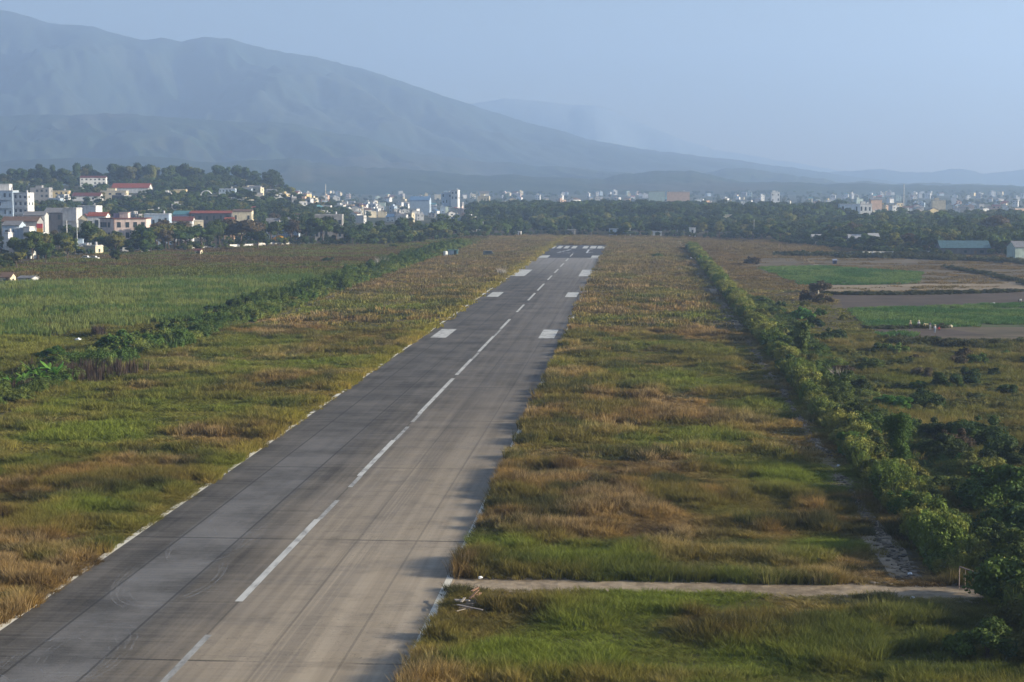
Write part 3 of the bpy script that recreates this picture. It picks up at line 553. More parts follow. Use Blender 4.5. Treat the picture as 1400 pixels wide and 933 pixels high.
def grass_style(x, y, r):
    n = len(x); a = fbm(x, y*.8, 9, 1); b = fbm(x, y, 3.2, 5, 3); c = fbm(x, y*.7, 26, 9, 3); d = r.rand(n)
    col = lerp(CB, CD, sstep(.45, .62, b)); col = lerp(col, CO_, sstep(.47, .62, a)*.85); dk = sstep(.54, .64, fbm(x*.6, y, 4.2, 97, 3)); col = lerp(col, np.array((0.055, 0.06, 0.022)), dk*.85); col = lerp(col, CS, sstep(.66, .8, d)*.55*sstep(.5, .35, a))
    green = sstep(.50, .68, c)*.55+sstep(.55, .72, fbm(x, y*.6, 7, 93, 3))*.4
    px, py = proj(x, y)
    blob = np.zeros(n)
    for bx, by, br_, am in BLOBS:
        gx_, gy_ = G(bx, by); rr = ((x-gx_)**2+((y-gy_)*.75)**2)/(br_*br_); gb = am*np.exp(-rr*1.2)*(.6+b); green = green+gb; blob = blob+gb
    green = np.clip(green*.85, 0, 1); blob = np.clip(blob, 0, 2)
    far_ = sstep(330, 700, y); green = green*(1-.65*far_); col = lerp(col, np.array((0.20, 0.15, 0.075)), far_*.6)
    col = lerp(col, CG, green); col = lerp(col, np.array((.19, .23, .032)), np.clip(blob*.8, 0, .8)*sstep(400, 200, y))
    # yellow fringe along the left edge of the runway
    col = lerp(col, CY, sstep(-49, -45.5, x)*(x < -44)*sstep(130, 260, y)*.5)
    # weeds at the left and right are greener
    gr_ = np.maximum(sstep(-88.5, -92, x)*sstep(700, 480, y), sstep(24, 27, x)*sstep(520, 430, y)*.7)
    col = lerp(col, lerp(CG*.75, CO_, b), gr_*.8)
    yl = (x < -112)*(y < 345); col = lerp(col, lerp(CO_*1.25, CG*1.1, a), yl*.8)
    fr = (x < -92)*(y > 520); col = lerp(col, lerp(CG*.6, CD*.9, sstep(.4, .6, fbm(x*.15, y, 14, 21, 3))), fr*.85)
    far_r = (x > 34)*(y > 520); col = lerp(col, CD*1.25, far_r*.6)
    h = .28+1.15*sstep(.40, .62, fbm(x*.8, y, 4.5, 31, 3)); h = h*(1-.35*green)
    h = np.where(b > .62, h*1.15, h)*(0.75+.5*d); h = np.where((py > 690) & (py < 790) & (px > 620) & (px < 1230), h*1.1, h)
    h = np.where((x > C+14.5) & (x < C+18), np.maximum(h, .6)*1.12, h); h = np.where((y > GY(834)) & (y < GY(806)) & (x > C+14), h*.42, h); h = np.where((x > DX(y)-4.0) & (x < DX(y)+2.5) & (y > 128), h*.55, h); h = np.where((x > 33)*(y > 345)*(y < 860), h*.5, h)
    return col*(0.72+.56*r.rand(n))[:, None], h
DRAIN = lambda y: np.interp(y, [90, 1000], [-86.2, -89.3])
def grass_mask(x, y, r):
    px, py = proj(x, y); n = len(x)
    m = (px > -90) & (px < 1490) & (y < YF(px)+15)
    jag = (fbm(y, y*0+3, 5, 40, 3)-.35)*1.6; jag2 = (fbm(y, y*0+9, 4, 44, 3)-.5)*1.3
    m &= ~((x > -OFF-15.3+np.maximum(jag, -.3)) & (x < -OFF+15.35-jag2*.5) & (y < 945))
    m &= ~((np.abs(x-DX(y)) < .8*(y > 150)+2.2*(y <= 150)-(r.rand(n) < .12)*1.5) & (y > 133))
    w_ = (fbm(x, x*0+2, 4, 50, 2)-.5)*1.6
    m &= ~((x > C+14) & (x < 29) & (y > GY(811)+w_*.5) & (y < GY(795)+w_*.7))
    m &= ~((np.abs(x-DRAIN(y)) < .75) & (r.rand(n) < .85) & (fbm(y, y*0, 8, 60, 3) > .42))
    for k_, p in FIELDS.items(): m &= ~(inpoly(x, y, p) & ((r.rand(n) > .75) | (fbm(x*.3, y, 12, 66, 3) < .47) if k_ in ('bare', 'tan') else True))
    return m
def lod(Y0, Y1, dens, seed, xr=None):
    r = np.random.RandomState(seed); X0, X1 = -.47*Y1, .30*Y1
    n = int(dens*(X1-X0)*(Y1-Y0)); x = r.uniform(X0, X1, n); y = r.uniform(Y0, Y1, n)
    k = grass_mask(x, y, r); x, y = x[k], y[k]; col, h = grass_style(x, y, r); n = len(x)
    return x, y, col, h, r
for nm, Y0, Y1, dens, sd, sc, tf in (('near', 92, 190, 7.0, 1, .82, [tuft(s, 46, .42, 1.0, .034, .6) for s in range(4)]), ('middle', 190, 370, 2.4, 2, .85, [tuft(10+s, 38, .7, 1.0, .07, .6) for s in range(4)]), ('far', 370, 1160, .24, 3, .75, [tuft(20+s, 34, 1.9, 1.0, .26, .5) for s in range(4)])):
    x, y, col, h, r = lod(Y0, Y1, dens, sd); n = len(x)
    scatter('grass', f'tall brown and green wild grass covering the {nm} ground beside the runway', 'grass', np.stack([x, y, 0*x+.0], -1), np.stack([0.8+.5*r.rand(n), 0.8+.5*r.rand(n), h*sc], -1),
            np.stack([r.normal(size=n)*.1, r.normal(size=n)*.1, r.rand(n)*6.28], -1), col, r.randint(0, 4, n), tf)
# corn field and crop strips
def crops(name, label, poly, dens, h, c1, c2, tf, seed, rowdir=None, gap=0.0):
    r = np.random.RandomState(seed); P_ = np.array(poly); x0, y0 = P_.min(0); x1, y1 = P_.max(0); n = int(dens*(x1-x0)*(y1-y0)); x = r.uniform(x0, x1, n); y = r.uniform(y0, y1, n)
    if rowdir: y = np.round(y/rowdir)*rowdir+r.normal(size=n)*.12
    k = inpoly(x, y, poly) & (fbm(x, y, 18, seed, 3) > gap); pxx = proj(x, y)[0]; k &= (pxx > -80) & (pxx < 1480); x, y = x[k], y[k]; n = len(x)
    col = lerp(np.array(c1), np.array(c2), sstep(.35, .65, fbm(x, y, 12, seed+2, 3)))*(.7+.6*r.rand(n))[:, None]
    hh = h*(.75+.4*r.rand(n))*(.8+.4*fbm(x, y, 10, seed+4, 2))
    scatter(name, label, 'crops', np.stack([x, y, 0*x], -1), np.stack([.8+.4*r.rand(n), .8+.4*r.rand(n), hh], -1), np.stack([0*x, 0*x, r.rand(n)*6.28], -1), col, r.randint(0, 3, n), tf)
corn_t = [tuft(40+s, 14, .28, 1.0, .13, .35) for s in range(3)]; crop_t = [tuft(50+s, 22, .6, 1.0, .14, .5) for s in range(3)]
CORN = [G(*p) for p in [(-80, 392), (150, 386), (420, 380), (470, 386), (395, 405), (312, 436), (150, 452), (60, 462), (-80, 470)]]
FIELDS['corn'] = CORN
sheet('corn_soil', ragged([(-80, 392), (150, 386), (420, 380), (470, 386), (395, 405), (312, 436), (150, 452), (60, 462), (-80, 470)], 1.5, 12, 12), 0.004, M_crop, 'dark soil under the corn at the left')
crops('corn', 'dark green corn field stretching left of the runway grass', CORN, 1.1, 2.1, (0.085, 0.14, 0.032), (0.17, 0.20, 0.055), corn_t, 71, 1.0, .3)
for key, lab, sd in (('near_crop', 'green crops growing in the near strip at the right', 72), ('far_crop', 'green crops growing in the far strip at the right', 73), ('small_crop', 'green seedlings in the small patch near the workers', 74)):
    crops('crops', lab, FIELDS[key], .9 if key != 'far_crop' else .5, .75, (0.06, 0.14, 0.035), (0.13, 0.20, 0.05), crop_t, sd, None, .25)

# ------------------------------------------------------------------ woodland beyond the trees one can tell apart, and the trees themselves
HOUSES = []                                    # (x, y, radius) kept clear of trees
def clear(x, y, extra=0):
    return all((x-a)**2+(y-b)**2 > (c_+extra)**2 for a, b, c_ in HOUSES)

# ------------------------------------------------------------------ buildings
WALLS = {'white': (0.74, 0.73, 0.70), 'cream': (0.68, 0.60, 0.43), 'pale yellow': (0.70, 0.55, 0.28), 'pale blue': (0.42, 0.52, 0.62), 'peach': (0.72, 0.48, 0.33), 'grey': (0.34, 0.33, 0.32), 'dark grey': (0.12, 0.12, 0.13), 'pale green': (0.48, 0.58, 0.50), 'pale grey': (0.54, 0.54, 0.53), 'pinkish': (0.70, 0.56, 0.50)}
ROOFS = {'flat': (0.38, 0.37, 0.35), 'red': (0.30, 0.085, 0.06), 'maroon': (0.16, 0.06, 0.055), 'blue': (0.12, 0.22, 0.36), 'grey': (0.22, 0.22, 0.23), 'teal': (0.10, 0.25, 0.28), 'brown': (0.17, 0.11, 0.08), 'pale': (0.42, 0.42, 0.42), 'muted teal': (0.07, 0.14, 0.17), 'rusty': (0.24, 0.12, 0.07)}
_bx = {}
def boxmesh(name, sx, sy, sz, mat, r=2):
    k = (name, round(sx, r), round(sy, r), round(sz, r), mat.name)
    if k not in _bx: _bx[k] = MB().box(-sx/2, sx/2, -sy/2, sy/2, 0, sz).mesh(name, mat)
    return _bx[k]
_unit = {}
def pane(parent, face, u, z, w_, h_, W, D):
    """one window standing 5 cm proud of a wall face"""
    k = face in 'FB'
    kk = (k,)
    if kk not in _unit: _unit[kk] = MB().box(-.5, .5, -.5, .5, 0, 1).mesh('window', glass())
    o = ob('window', _unit[kk], parent)
    if face == 'F': o.location = (u, -D/2-.02, z); o.scale = (w_, .12, h_)
    elif face == 'B': o.location = (u, D/2+.02, z); o.scale = (w_, .12, h_)
    else: o.location = ((W/2+.02)*(1 if face == 'R' else -1), u, z); o.scale = (.12, w_, h_)
    return o
def house(px0, px1, ytop, Y, storeys=2, wall='white', roof='flat', d=None, rot=0.0, label=None, name='house', cat='house', group=None, row='', win=(0, 0), tank=None, gable='x', roof_h=None, ybase=None, room=None, parapet=True, lookname=None):
    s = serial(); r_ = random.Random(s*13+5); k1, k2, k3 = r_.random(), r_.random(), r_.random()
    xa = XZ(px0, 266, Y)[0]; xb, ztop = XZ(px1, ytop, Y); x = (xa+xb)/2; W = abs(xb-xa)/max(.75, math.cos(rot)+abs(math.sin(rot))*.5); y = Y; gz = float(T(x, y)); H = max(2.6, ztop-gz)
    D = d or max(4.5, min(14, W*(.8+.5*k1))); y = Y+D/2
    HOUSES.append((x, y, max(W, D)*.55+1.5))
    if s in SKIP: return None
    t = thing(name, label, cat, (x, y, gz), rot, group); t['sn'] = s
    if label is None: pend(t, lookname or f'{wall} {"flat-roofed" if roof == "flat" else roof+"-roofed"} {cat}', row, x, y, gz)
    rh = 0 if roof == 'flat' else (roof_h or min(2.6, .22*(D if gable == 'x' else W))); Hw = H-rh if H-rh > 2.2 else H*.75
    wm = paint(WALLS[wall]); rm = paint(ROOFS[roof], .25, .9, name='roofing')
    m = MB(); m.box(-W/2, W/2, -D/2, D/2, -1.5, Hw)
    if roof != 'flat':                          # gable walls
        b = len(m.v)
        if gable == 'x':
            for sx_ in (-1, 1):
                q = len(m.v); m.v += [(sx_*W/2, -D/2, Hw), (sx_*W/2, D/2, Hw), (sx_*W/2, 0, Hw+rh-.02)]; m.f.append((q, q+1, q+2)); m.m.append(0)
        else:
            for sy_ in (-1, 1):
                q = len(m.v); m.v += [(-W/2, sy_*D/2, Hw), (W/2, sy_*D/2, Hw), (0, sy_*D/2, Hw+rh-.02)]; m.f.append((q, q+1, q+2)); m.m.append(0)
    m.build('wall', wm, t)
    if roof == 'flat':
        m = MB(); m.box(-W/2-.25, W/2+.25, -D/2-.25, D/2+.25, Hw+.002, Hw+.22)
        if parapet:
            for q in ((-W/2, W/2, -D/2, -D/2+.2), (-W/2, W/2, D/2-.2, D/2), (-W/2, -W/2+.2, -D/2+.2, D/2-.2), (W/2-.2, W/2, -D/2+.2, D/2-.2)): m.box(*q, Hw+.22, Hw+.75)
        m.build('roof', paint(tuple(.5*a+.25 for a in WALLS[wall]), .3, .8, name='roofing'), t)
        if room or (room is None and k2 < .45 and W > 5):
            q = MB().box(-W*.28, W*.05, -D*.1, D*.35, Hw+.22, Hw+2.6); q.box(-W*.31, W*.08, -D*.14, D*.39, Hw+2.6, Hw+2.75); q.build('roof_room', wm, t)
        if tank or (tank is None and k3 < .4):
            q = MB().tube([(W*.25, 0, Hw+1.0), (W*.25, 0, Hw+2.3)], .6, 10); q.box(W*.25-.5, W*.25+.5, -.5, .5, Hw+.2, Hw+1.0); q.build('water_tank', paint((.5, .5, .52), .1, 1, .4, 'steel'), t)
    else:
        m = MB(); e = .4
        if gable == 'x': m.gable(-W/2-e, W/2+e, -D/2-e, D/2+e, Hw-.02, rh+.15, 0, 'x')
        else: m.gable(-W/2-e, W/2+e, -D/2-e, D/2+e, Hw-.02, rh+.15, 0, 'y')
        m.build('roof', rm, t)
    sh = Hw/storeys; cf = abs(win[0]) or max(1, min(6, int(W/3.2))); cr = abs(win[1]) or max(1, min(4, int(D/3.6)))
    if Y > 2300: cf = min(cf, 2); cr = 1
    stories = range(storeys) if Y < 1900 else range(max(0, storeys-2), storeys)
    wf = .35+.3*k2; skipf = Y > 1000 and k3 > .72
    for f_ in stories:
        z = f_*sh+sh*.32
        for i in range(cf):
            if win[0] >= 0 and not skipf and r_.random() < (.9 if win[0] else .75): pane(t, 'F', -W/2+W*(i+.5)/cf, z, min(1.7, W/cf*wf)*r_.uniform(.7, 1.2), sh*r_.uniform(.32, .5), W, D)
        for i in range(cr):
            if win[1] >= 0 and r_.random() < .6: pane(t, 'R', -D/2+D*(i+.5)/cr, z, min(1.4, D/cr*.42), sh*.42, W, D)
        if f_ > 0 and Y < 1400 and k1 < .5:
            MB().box(-W/2*.9, W/2*.9, -D/2-1.0, -D/2-.03, f_*sh-.1, f_*sh+.05).box(-W/2*.9, W/2*.9, -D/2-1.0, -D/2-.92, f_*sh+.05, f_*sh+.85).build('balcony', wm, t)
    if Y < 1400: MB().box(-.6, .6, -D/2-.08, -D/2+.04, 0, 2.1).build('door', paint((.18, .12, .08), name='wood'), t, loc=(W*.2 if cf % 2 else 0, 0, 0))
    return t
B = 'building'
# --- the buildings one can tell apart, from the left
def rounded_building():                        # three storeys, rounded corner towards us
    Y = 850; xa = XZ(133, 340, Y)[0]; xb, zt = XZ(197, 298, Y); gz = float(T(xa, Y)); W = xb-xa; H = zt-gz; s = serial(); D = 13
    t = thing('corner_building', 'three-storey pinkish white building with rounded corner and dark red roof edge', B, (xa, Y, gz)); HOUSES.append((xa+W/2, Y+6, 13))
    c_ = W*.40; P_ = [(W, 1.0)]; 
    poly = [(0, 5.5), (c_*.75, 0.35)]+[(c_*.75+1.5*(1-math.cos(a)), .35-.5*math.sin(a)) for a in (0.5, 1.0, 1.57)]+[(W, 3.6), (W-1.5, D+4), (2, D+4)]
    wm = paint(WALLS['pinkish']); MB().prism(poly, -1.5, H-.6).build('wall', wm, t)
    cx, cy_ = W/2, 8
    po = [((x-cx)*1.05+cx, (y-cy_)*1.07+cy_) for x, y in poly]; MB().prism(po, H-.598, H-.15).build('roof', paint((.20, .085, .07), name='roofing'), t)
    MB().box(W*.42, W*.60, 5, 9, H-.15, H+2.6).box(W*.40, W*.62, 4.7, 9.3, H+2.6, H+2.75).build('roof_room', wm, t)
    MB().box(W*.28, W*.40, 6, 9, H-.15, H+2.2).build('stair_room', paint((.34, .30, .42)), t)
    sh = (H-.6)/3
    def wall_win(a, b, fr, wd, z, h):          # windows along the wall from a to b
        a, b = Vector(a), Vector(b); d = (b-a); L_ = d.length; d.normalize(); ang = math.atan2(d.y, d.x)
        for u in fr:
            p = a+d*L_*u; o = ob('window', boxmesh('window', wd, .14, h, glass()), t, (p.x, p.y, z), ang)
    for k in (1, 2):
        wall_win(poly[0], poly[1], (.12, .32, .50, .80), 1.7 if k else 1, k*sh+.9, sh*.5)
        wall_win(poly[4], poly[5], (.16, .42, .66, .90), 1.9, k*sh+.9, sh*.52)
    wall_win(poly[0], poly[1], (.3, .7), 3.0, .3, sh*.65); wall_win(poly[4], poly[5], (.25, .65), 3.4, .3, sh*.6)
    q = poly[4]; MB().tube([(q[0]+.3, q[1]-.25, 0), (q[0]+.3, q[1]-.25, H-.7)], .16, 6).build('drain_pipe', paint((.16, .10, .09), name='pipe'), t)
    MB().box(q[0]+3, q[0]+11, q[1]-.1, q[1]+.4, sh-.1, sh+.15).build('canopy', paint((.45, .30, .22), name='trim'), t, rot=0)
rounded_building()
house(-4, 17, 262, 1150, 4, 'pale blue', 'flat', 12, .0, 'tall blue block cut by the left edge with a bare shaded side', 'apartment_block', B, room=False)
house(-6, 12, 253, 1200, 5, 'white', 'flat', 8, .1, 'topmost white building at the left edge above the blue block', 'apartment_block', B)
house(18, 40, 265, 1120, 5, 'white', 'flat', 9, -.15, 'tall narrow white building standing right of the blue block', 'apartment_block', B, win=(3, 2))
house(40, 66, 258, 1350, 3, 'grey', 'flat', 12, .1, 'wide grey building left of the yellow one', 'building', B, win=(4, 2))
house(66, 93, 262, 1400, 2, 'pale yellow', 'flat', 9, .15, 'bright yellow long building at the left below the hill trees', 'building', B, win=(4, 2), room=False)
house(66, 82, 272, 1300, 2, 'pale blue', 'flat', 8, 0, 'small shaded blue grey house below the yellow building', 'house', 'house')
house(97, 136, 264, 1330, 2, 'white', 'maroon', 12, .1, 'low white house with a wide maroon roof right of the yellow building', 'house', 'house')
h_ = house(107, 143, 241, 1560, 3, 'white', 'maroon', 14, .22, 'ornate white hotel with dark red roof standing above the trees on the hill', 'hotel', 'hotel', win=(6, 3), roof_h=1.6)
house(136, 172, 262, 1380, 2, 'cream', 'flat', 10, .1, 'cream yellow building with a row of small windows below the long red roof', 'building', B, win=(4, 2), room=True)
house(152, 203, 255, 1480, 2, 'white', 'red', 14, .05, 'long building with a wide red roof right of the hotel', 'hall', 'hall', gable='x', roof_h=4)
house(176, 213, 272, 1350, 1, 'cream', 'flat', 8, .05, 'low cream house with a square tower right of the cream yellow building', 'house', 'house', room=True)
house(222, 233, 265, 1380, 2, 'white', 'flat', 8, .1, 'white cube house standing between dark trees left of the arch', 'house', 'house', tank=True)
house(252, 264, 264, 1400, 2, 'cream', 'flat', 8, .1, 'pale cream house with a rooftop dish just left of the arch', 'house', 'house')
house(285, 328, 268, 1400, 2, 'white', 'flat', 10, .15, 'long bright white building right of the round arch', 'building', B, win=(6, 2), room=False)
house(298, 321, 259, 1440, 2, 'pale blue', 'flat', 9, .1, 'blue grey glazed building rising behind the long bright white one', 'building', B, win=(5, 2), room=False)
# arch
def arch():
    Y = 1390; xa, zt = XZ(274, 261, Y); xb = XZ(290, 270, Y)[0]; cx = (xa+xb)/2; Rr = (xb-xa)/2; gz = float(T(cx, Y)); serial(); zc = zt-Rr
    t = thing('arched_hall', 'white hall front with a big round arch', 'hall', (cx, Y, gz)); HOUSES.append((cx, Y+3, 10))
    zz = zc-gz; pts = [(Rr*math.cos(R(a)), 0, zz+Rr*math.sin(R(a))) for a in range(0, 181, 12)]
    MB().tube(pts, .55, 6).build('arch', paint(WALLS['white']), t)
    MB().box(-Rr-2.5, Rr+2.5, .8, 9, -1.5, zz).build('wall', paint(WALLS['cream']), t)
    MB().box(-Rr-2.8, Rr+2.8, .6, 9.2, zz+.002, zz+.3).build('roof', paint(WALLS['pale grey']), t)
    for i in range(4): pane(t, 'F', -Rr+Rr*2*(i+.5)/4, zz*.35, 1.3, 1.8, 0, -1.5)
arch()
house(258, 316, 289, 1080, 2, 'dark grey', 'red', 12, .03, 'very long low building under a thin red roof above the grove', 'hall', 'hall', win=(6, 2), roof_h=1.4)
house(316, 343, 287, 1060, 2, 'cream', 'brown', 11, .12, 'cream house with a wide eave at the end of the long red roof', 'house', 'house', roof_h=1.2)
house(236, 257, 289, 1080, 2, 'pale blue', 'teal', 10, .0, 'house with a teal metal roof left of the long red roof', 'house', 'house')
house(228, 262, 297, 980, 2, 'white', 'maroon', 11, .1, 'house with a broad maroon roof among trees below the teal roof', 'house', 'house')
house(262, 276, 303, 930, 2, 'cream', 'flat', 7, .3, 'small cream house front peeking over the grove', 'house', 'house')
house(305, 318, 298, 990, 2, 'peach', 'red', 8, .1, 'small red roofed house peeking above the middle of the grove', 'house', 'house')
house(428, 467, 295, 1010, 2, 'grey', 'flat', 12, .1, 'long grey two-storey building with a flat overhanging roof above the trees', 'building', B, win=(6, 3), room=False)
house(362, 380, 299, 1000, 1, 'white', 'grey', 9, .1, 'low white shed with a grey roof between the grove trees', 'shed', 'shed')
house(380, 406, 298, 1020, 1, 'pale blue', 'grey', 9, -.1, 'low blue grey shed left of the long grey building', 'shed', 'shed')
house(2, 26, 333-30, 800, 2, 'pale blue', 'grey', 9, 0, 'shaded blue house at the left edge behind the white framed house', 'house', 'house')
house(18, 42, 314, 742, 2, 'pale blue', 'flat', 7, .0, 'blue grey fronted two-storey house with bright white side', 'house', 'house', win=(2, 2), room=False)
house(31, 42.5, 312, 738, 2, 'white', 'flat', 5, -.2, 'narrow bright white stair tower on the blue grey house', 'stair_tower', 'building', win=(1, 1), room=False, tank=False)
house(4.5, 13, 320, 735, 2, 'white', 'flat', 5, -.2, 'small stepped white house at the far left behind bushes', 'house', 'house', win=(1, 1))
house(47, 60, 320, 745, 2, 'pale grey', 'flat', 6, -.1, 'pale narrow house under the red and yellow sign board', 'house', 'house', win=(3, 1), room=False, tank=False)
house(58, 86, 285, 960, 3, 'dark grey', 'grey', 14, .1, 'dark unfinished grey building behind the lamp posts', 'building', B, win=(2, 2))
house(85, 105, 286, 930, 3, 'pale grey', 'flat', 9, -.05, 'bare concrete block wall with no windows right of the dark building', 'building', B, win=(-1, -1), room=False, tank=False)
house(106, 133, 283, 960, 3, 'white', 'flat', 9, -.1, 'white blank-walled building between the concrete block and the rounded building', 'building', B, win=(-1, -1), room=False, tank=False)
house(0, 50, 297, 880, 1, 'grey', 'brown', 11, .05, 'wide low brown roof at the left below the tall white buildings', 'shed', 'shed')
house(30, 60, 290, 920, 2, 'pale grey', 'grey', 9, .1, 'low house under a flat grey metal roof behind the brown roof', 'house', 'house')
house(104, 122, 293, 900, 2, 'cream', 'maroon', 8, .2, 'cream house with a dark gabled roof left of the rounded building', 'house', 'house', gable='y', roof_h=3)
house(118, 144, 291, 890, 2, 'white', 'red', 9, .05, 'white house with a faded red roof touching the rounded building', 'house', 'house')
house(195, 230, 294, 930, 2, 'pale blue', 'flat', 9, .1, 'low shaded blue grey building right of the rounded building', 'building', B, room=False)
# sign board with red top and yellow lower half on the narrow house
def sign_board():
    Y = 742; xa, zt = XZ(50, 306, Y); xb, zb = XZ(58.5, 318.5, Y); gz = float(T(xa, Y)); serial()
    t = thing('sign_board', 'red and yellow roadside sign board at the left', 'sign', ((xa+xb)/2, Y, gz)); W = xb-xa; z0 = zb-gz; z1 = zt-gz
    MB().box(-W/2, W/2, -.15, .15, (z0+z1)/2, z1).build('upper_panel', paint((.62, .09, .10), .15, 1, name='sign'), t)
    MB().box(-W/2, W/2, -.14, .14, z0, (z0+z1)/2-.002).build('lower_panel', paint((.72, .38, .08), .15, 1, name='sign'), t)
    for s_ in (-1, 1): MB().tube([(s_*W*.35, .22, -.3), (s_*W*.35, .22, z1-.5)], .12, 6).build('post', paint((.2, .2, .2), name='steel'), t)
sign_board()
# yellow shelter
def shelter():
    Y = 985; xa, zt = XZ(374, 322, Y); xb = XZ(390, 330, Y)[0]; gz = float(T(xa, Y)); W = xb-xa; H = zt-gz; serial(); t = thing('yellow_shelter', 'bright yellow roofed shelter beside the pale roadside wall', 'shelter', ((xa+xb)/2, Y, gz)); HOUSES.append(((xa+xb)/2, Y, 7))
    ym = paint((.75, .40, .03), .15, 1, name='sheet'); h0 = H*.45
    MB().gable(-W/2, W/2, -3.5, 3.5, h0, H-h0, 0, 'y').build('roof', ym, t); ob('gable_panel', mesh_from('gable_panel', [(-W/2, -3.4, h0), (W/2, -3.4, h0), (0, -3.4, H), (-W/2, -3.3, h0), (W/2, -3.3, h0), (0, -3.3, H)], [(0, 1, 2), (5, 4, 3), (0, 3, 4, 1), (1, 4, 5, 2), (2, 5, 3, 0)], ym), t); MB().box(-W/2+.2, W/2-.2, -3.2, -3.05, .4, h0-.02).build('side_panel', ym, t); MB().box(W/2-.35, W/2-.2, -3.04, 3.2, .4, h0-.02).build('side_panel', ym, t)
    for sx_ in (-1, 1):
        for sy_ in (-1, 1): MB().tube([(sx_*(W/2-.1), sy_*3.35, -.2), (sx_*(W/2-.1), sy_*3.35, h0-.02)], .08, 5).build('post', paint((.3, .3, .3), name='steel'), t)
shelter()
# centre and right
house(560, 587, 269, 1750, 1, 'pale blue', 'blue', 16, .0, 'long low hall with a blue grey roof left of the tall white building', 'hall', 'hall', roof_h=4)
house(603, 617, 264, 2050, 3, 'pale blue', 'flat', 10, .1, 'shaded blue building attached left of the tall white one', 'building', B)
house(617, 627, 260.5, 2040, 4, 'white', 'flat', 10, -.15, 'tall narrow white four-storey building above the teal shed', 'apartment_block', B, win=(2, 2))
house(653, 669, 269, 1900, 2, 'cream', 'flat', 10, 0, 'wide cream building at the left edge of the dense trees', 'building', B)
house(655, 668, 262, 1960, 2, 'white', 'grey', 10, .1, 'grey domed white building behind the wide cream one', 'building', B)
house(887, 909, 262.5, 2150, 3, 'pale green', 'flat', 14, .0, 'plain pale green blue block standing above the trees near the centre right', 'apartment_block', B, win=(4, 1), room=False)
house(912, 943, 263, 2200, 2, 'peach', 'flat', 10, .0, 'long peach building right of the plain pale green blue block', 'building', B, win=(6, 2), tank=True)
house(1148, 1176, 280, 1450, 2, 'pale blue', 'flat', 10, 0, 'wide pale blue two-storey building above the white shed roofs', 'building', B, win=(3, 2), room=False)
house(1174, 1192, 280, 1480, 2, 'white', 'flat', 10, .1, 'white building joined to the right of the wide pale blue one', 'building', B)
house(1299, 1314, 286, 1420, 1, 'white', 'flat', 8, -.1, 'bright white cube house with one dark window above the blue roof', 'house', 'house', win=(2, 1), room=False)
house(1275, 1293, 274.5, 1750, 2, 'cream', 'flat', 9, 0, 'cream stepped building on the right skyline', 'building', B, room=True)
house(1335, 1352, 301, 1250, 1, 'cream', 'brown', 8, 0, 'small white and brown house half hidden in trees right of the cube house', 'house', 'house')
house(1054, 1066, 263.5, 2300, 3, 'white', 'flat', 9, .1, 'white building with open top storey right of the peach building', 'building', B, room=True)
house(1190, 1206, 271, 1800, 3, 'peach', 'grey', 9, .1, 'pinkish tall house with dark gabled roof on the right skyline', 'house', 'house')
house(608, 622, 301.5, 1230, 1, 'peach', 'brown', 9, .05, 'tan walled long house in the row of low houses above the teal shed', 'house', 'house')
for i, (a, b) in enumerate(((590, 606), (631, 640), (643, 652), (655, 663))):
    house(a, b, 303, 1220+i*3, 1, 'white' if i else 'pale blue', 'maroon', 9, .1, ['low bluish house at the left end of the row above the teal shed', 'white gabled house just right of the tan long house', 'white gabled house in the middle of the right half row', 'rightmost white gabled house of the low row'][i], 'house', 'house', gable='y')
for a, b, yt, lab in ((1085, 1102, 324, 'leftmost small white shed roof at the tree line'), (1112, 1150, 321.5, 'long wavy white shed roof at the tree line'), (1162, 1180, 321.5, 'white shed roof just right of the long wavy one'), (1190, 1202, 320, 'rightmost white tank-like shed at the tree line')):
    house(a, b, yt, float(YF((a+b)/2))*1.035, 1, 'grey', 'pale', 10, 0, lab, 'shed', 'shed', win=(-1, -1), roof_h=1.8)
house(1288, 1354, 336.5, 812, 1, 'dark grey', 'muted teal', 14, .0, 'long low open barn with a faded blue metal roof at the right', 'barn', 'barn', win=(3, 1), roof_h=3.2)
house(1387, 1425, 331, 770, 1, 'pale green', 'grey', 12, .1, 'pale green house with a blue grey roof at the right edge', 'house', 'house', win=(2, 2), roof_h=2.5)
house(22, 45, 378.5, 538, 1, 'pale grey', 'grey', 5, -.1, 'pale concrete farm shed at the left edge of the corn', 'shed', 'shed', win=(1, 1), roof_h=.5)
house(-3, 14, 378, 542, 1, 'cream', 'brown', 5, 0, 'brown roofed farm hut at the far left above the corn', 'hut', 'hut', win=(1, 1), roof_h=1.4)
house(265, 274, 348.5, 790, 1, 'cream', 'maroon', 4, 0, 'tiny dark red hut at the edge of the left fields', 'hut', 'hut', win=(1, 1), roof_h=.6)
for i, (a, b, yt, wl) in enumerate(((700, 706, 318, 'white'), (708, 712, 320, 'white'), (771, 786, 314.5, 'grey'), (833, 845, 313.5, 'pale blue'), (855, 862, 313, 'white'), (893, 905, 317, 'pale grey'), (943, 951, 312, 'white'), (748, 752, 317.5, 'pinkish'), (988, 1001, 294, 'cream'))):
    house(a, b, yt, float(YF(a))*1.02+6 if i < 8 else 1330, 1, wl, 'flat', 6, 0, ['low white hut left of two at the tree edge before the runway end', 'right one of two low white huts at the tree edge', 'grey hut under the trees straight above the far threshold', 'pale blue hut under the trees right of the runway end', 'small white hut right of the pale blue hut', 'long low pale wall-like hut left of the ditch end', 'rounded white hut hidden in trees right of the ditch end', 'tiny pink hut just left of the far threshold', 'cream low house deep inside the trees right of the ditch'][i], 'hut', 'hut', room=False, tank=False, parapet=False)
# small metal roofed houses crowded at the left

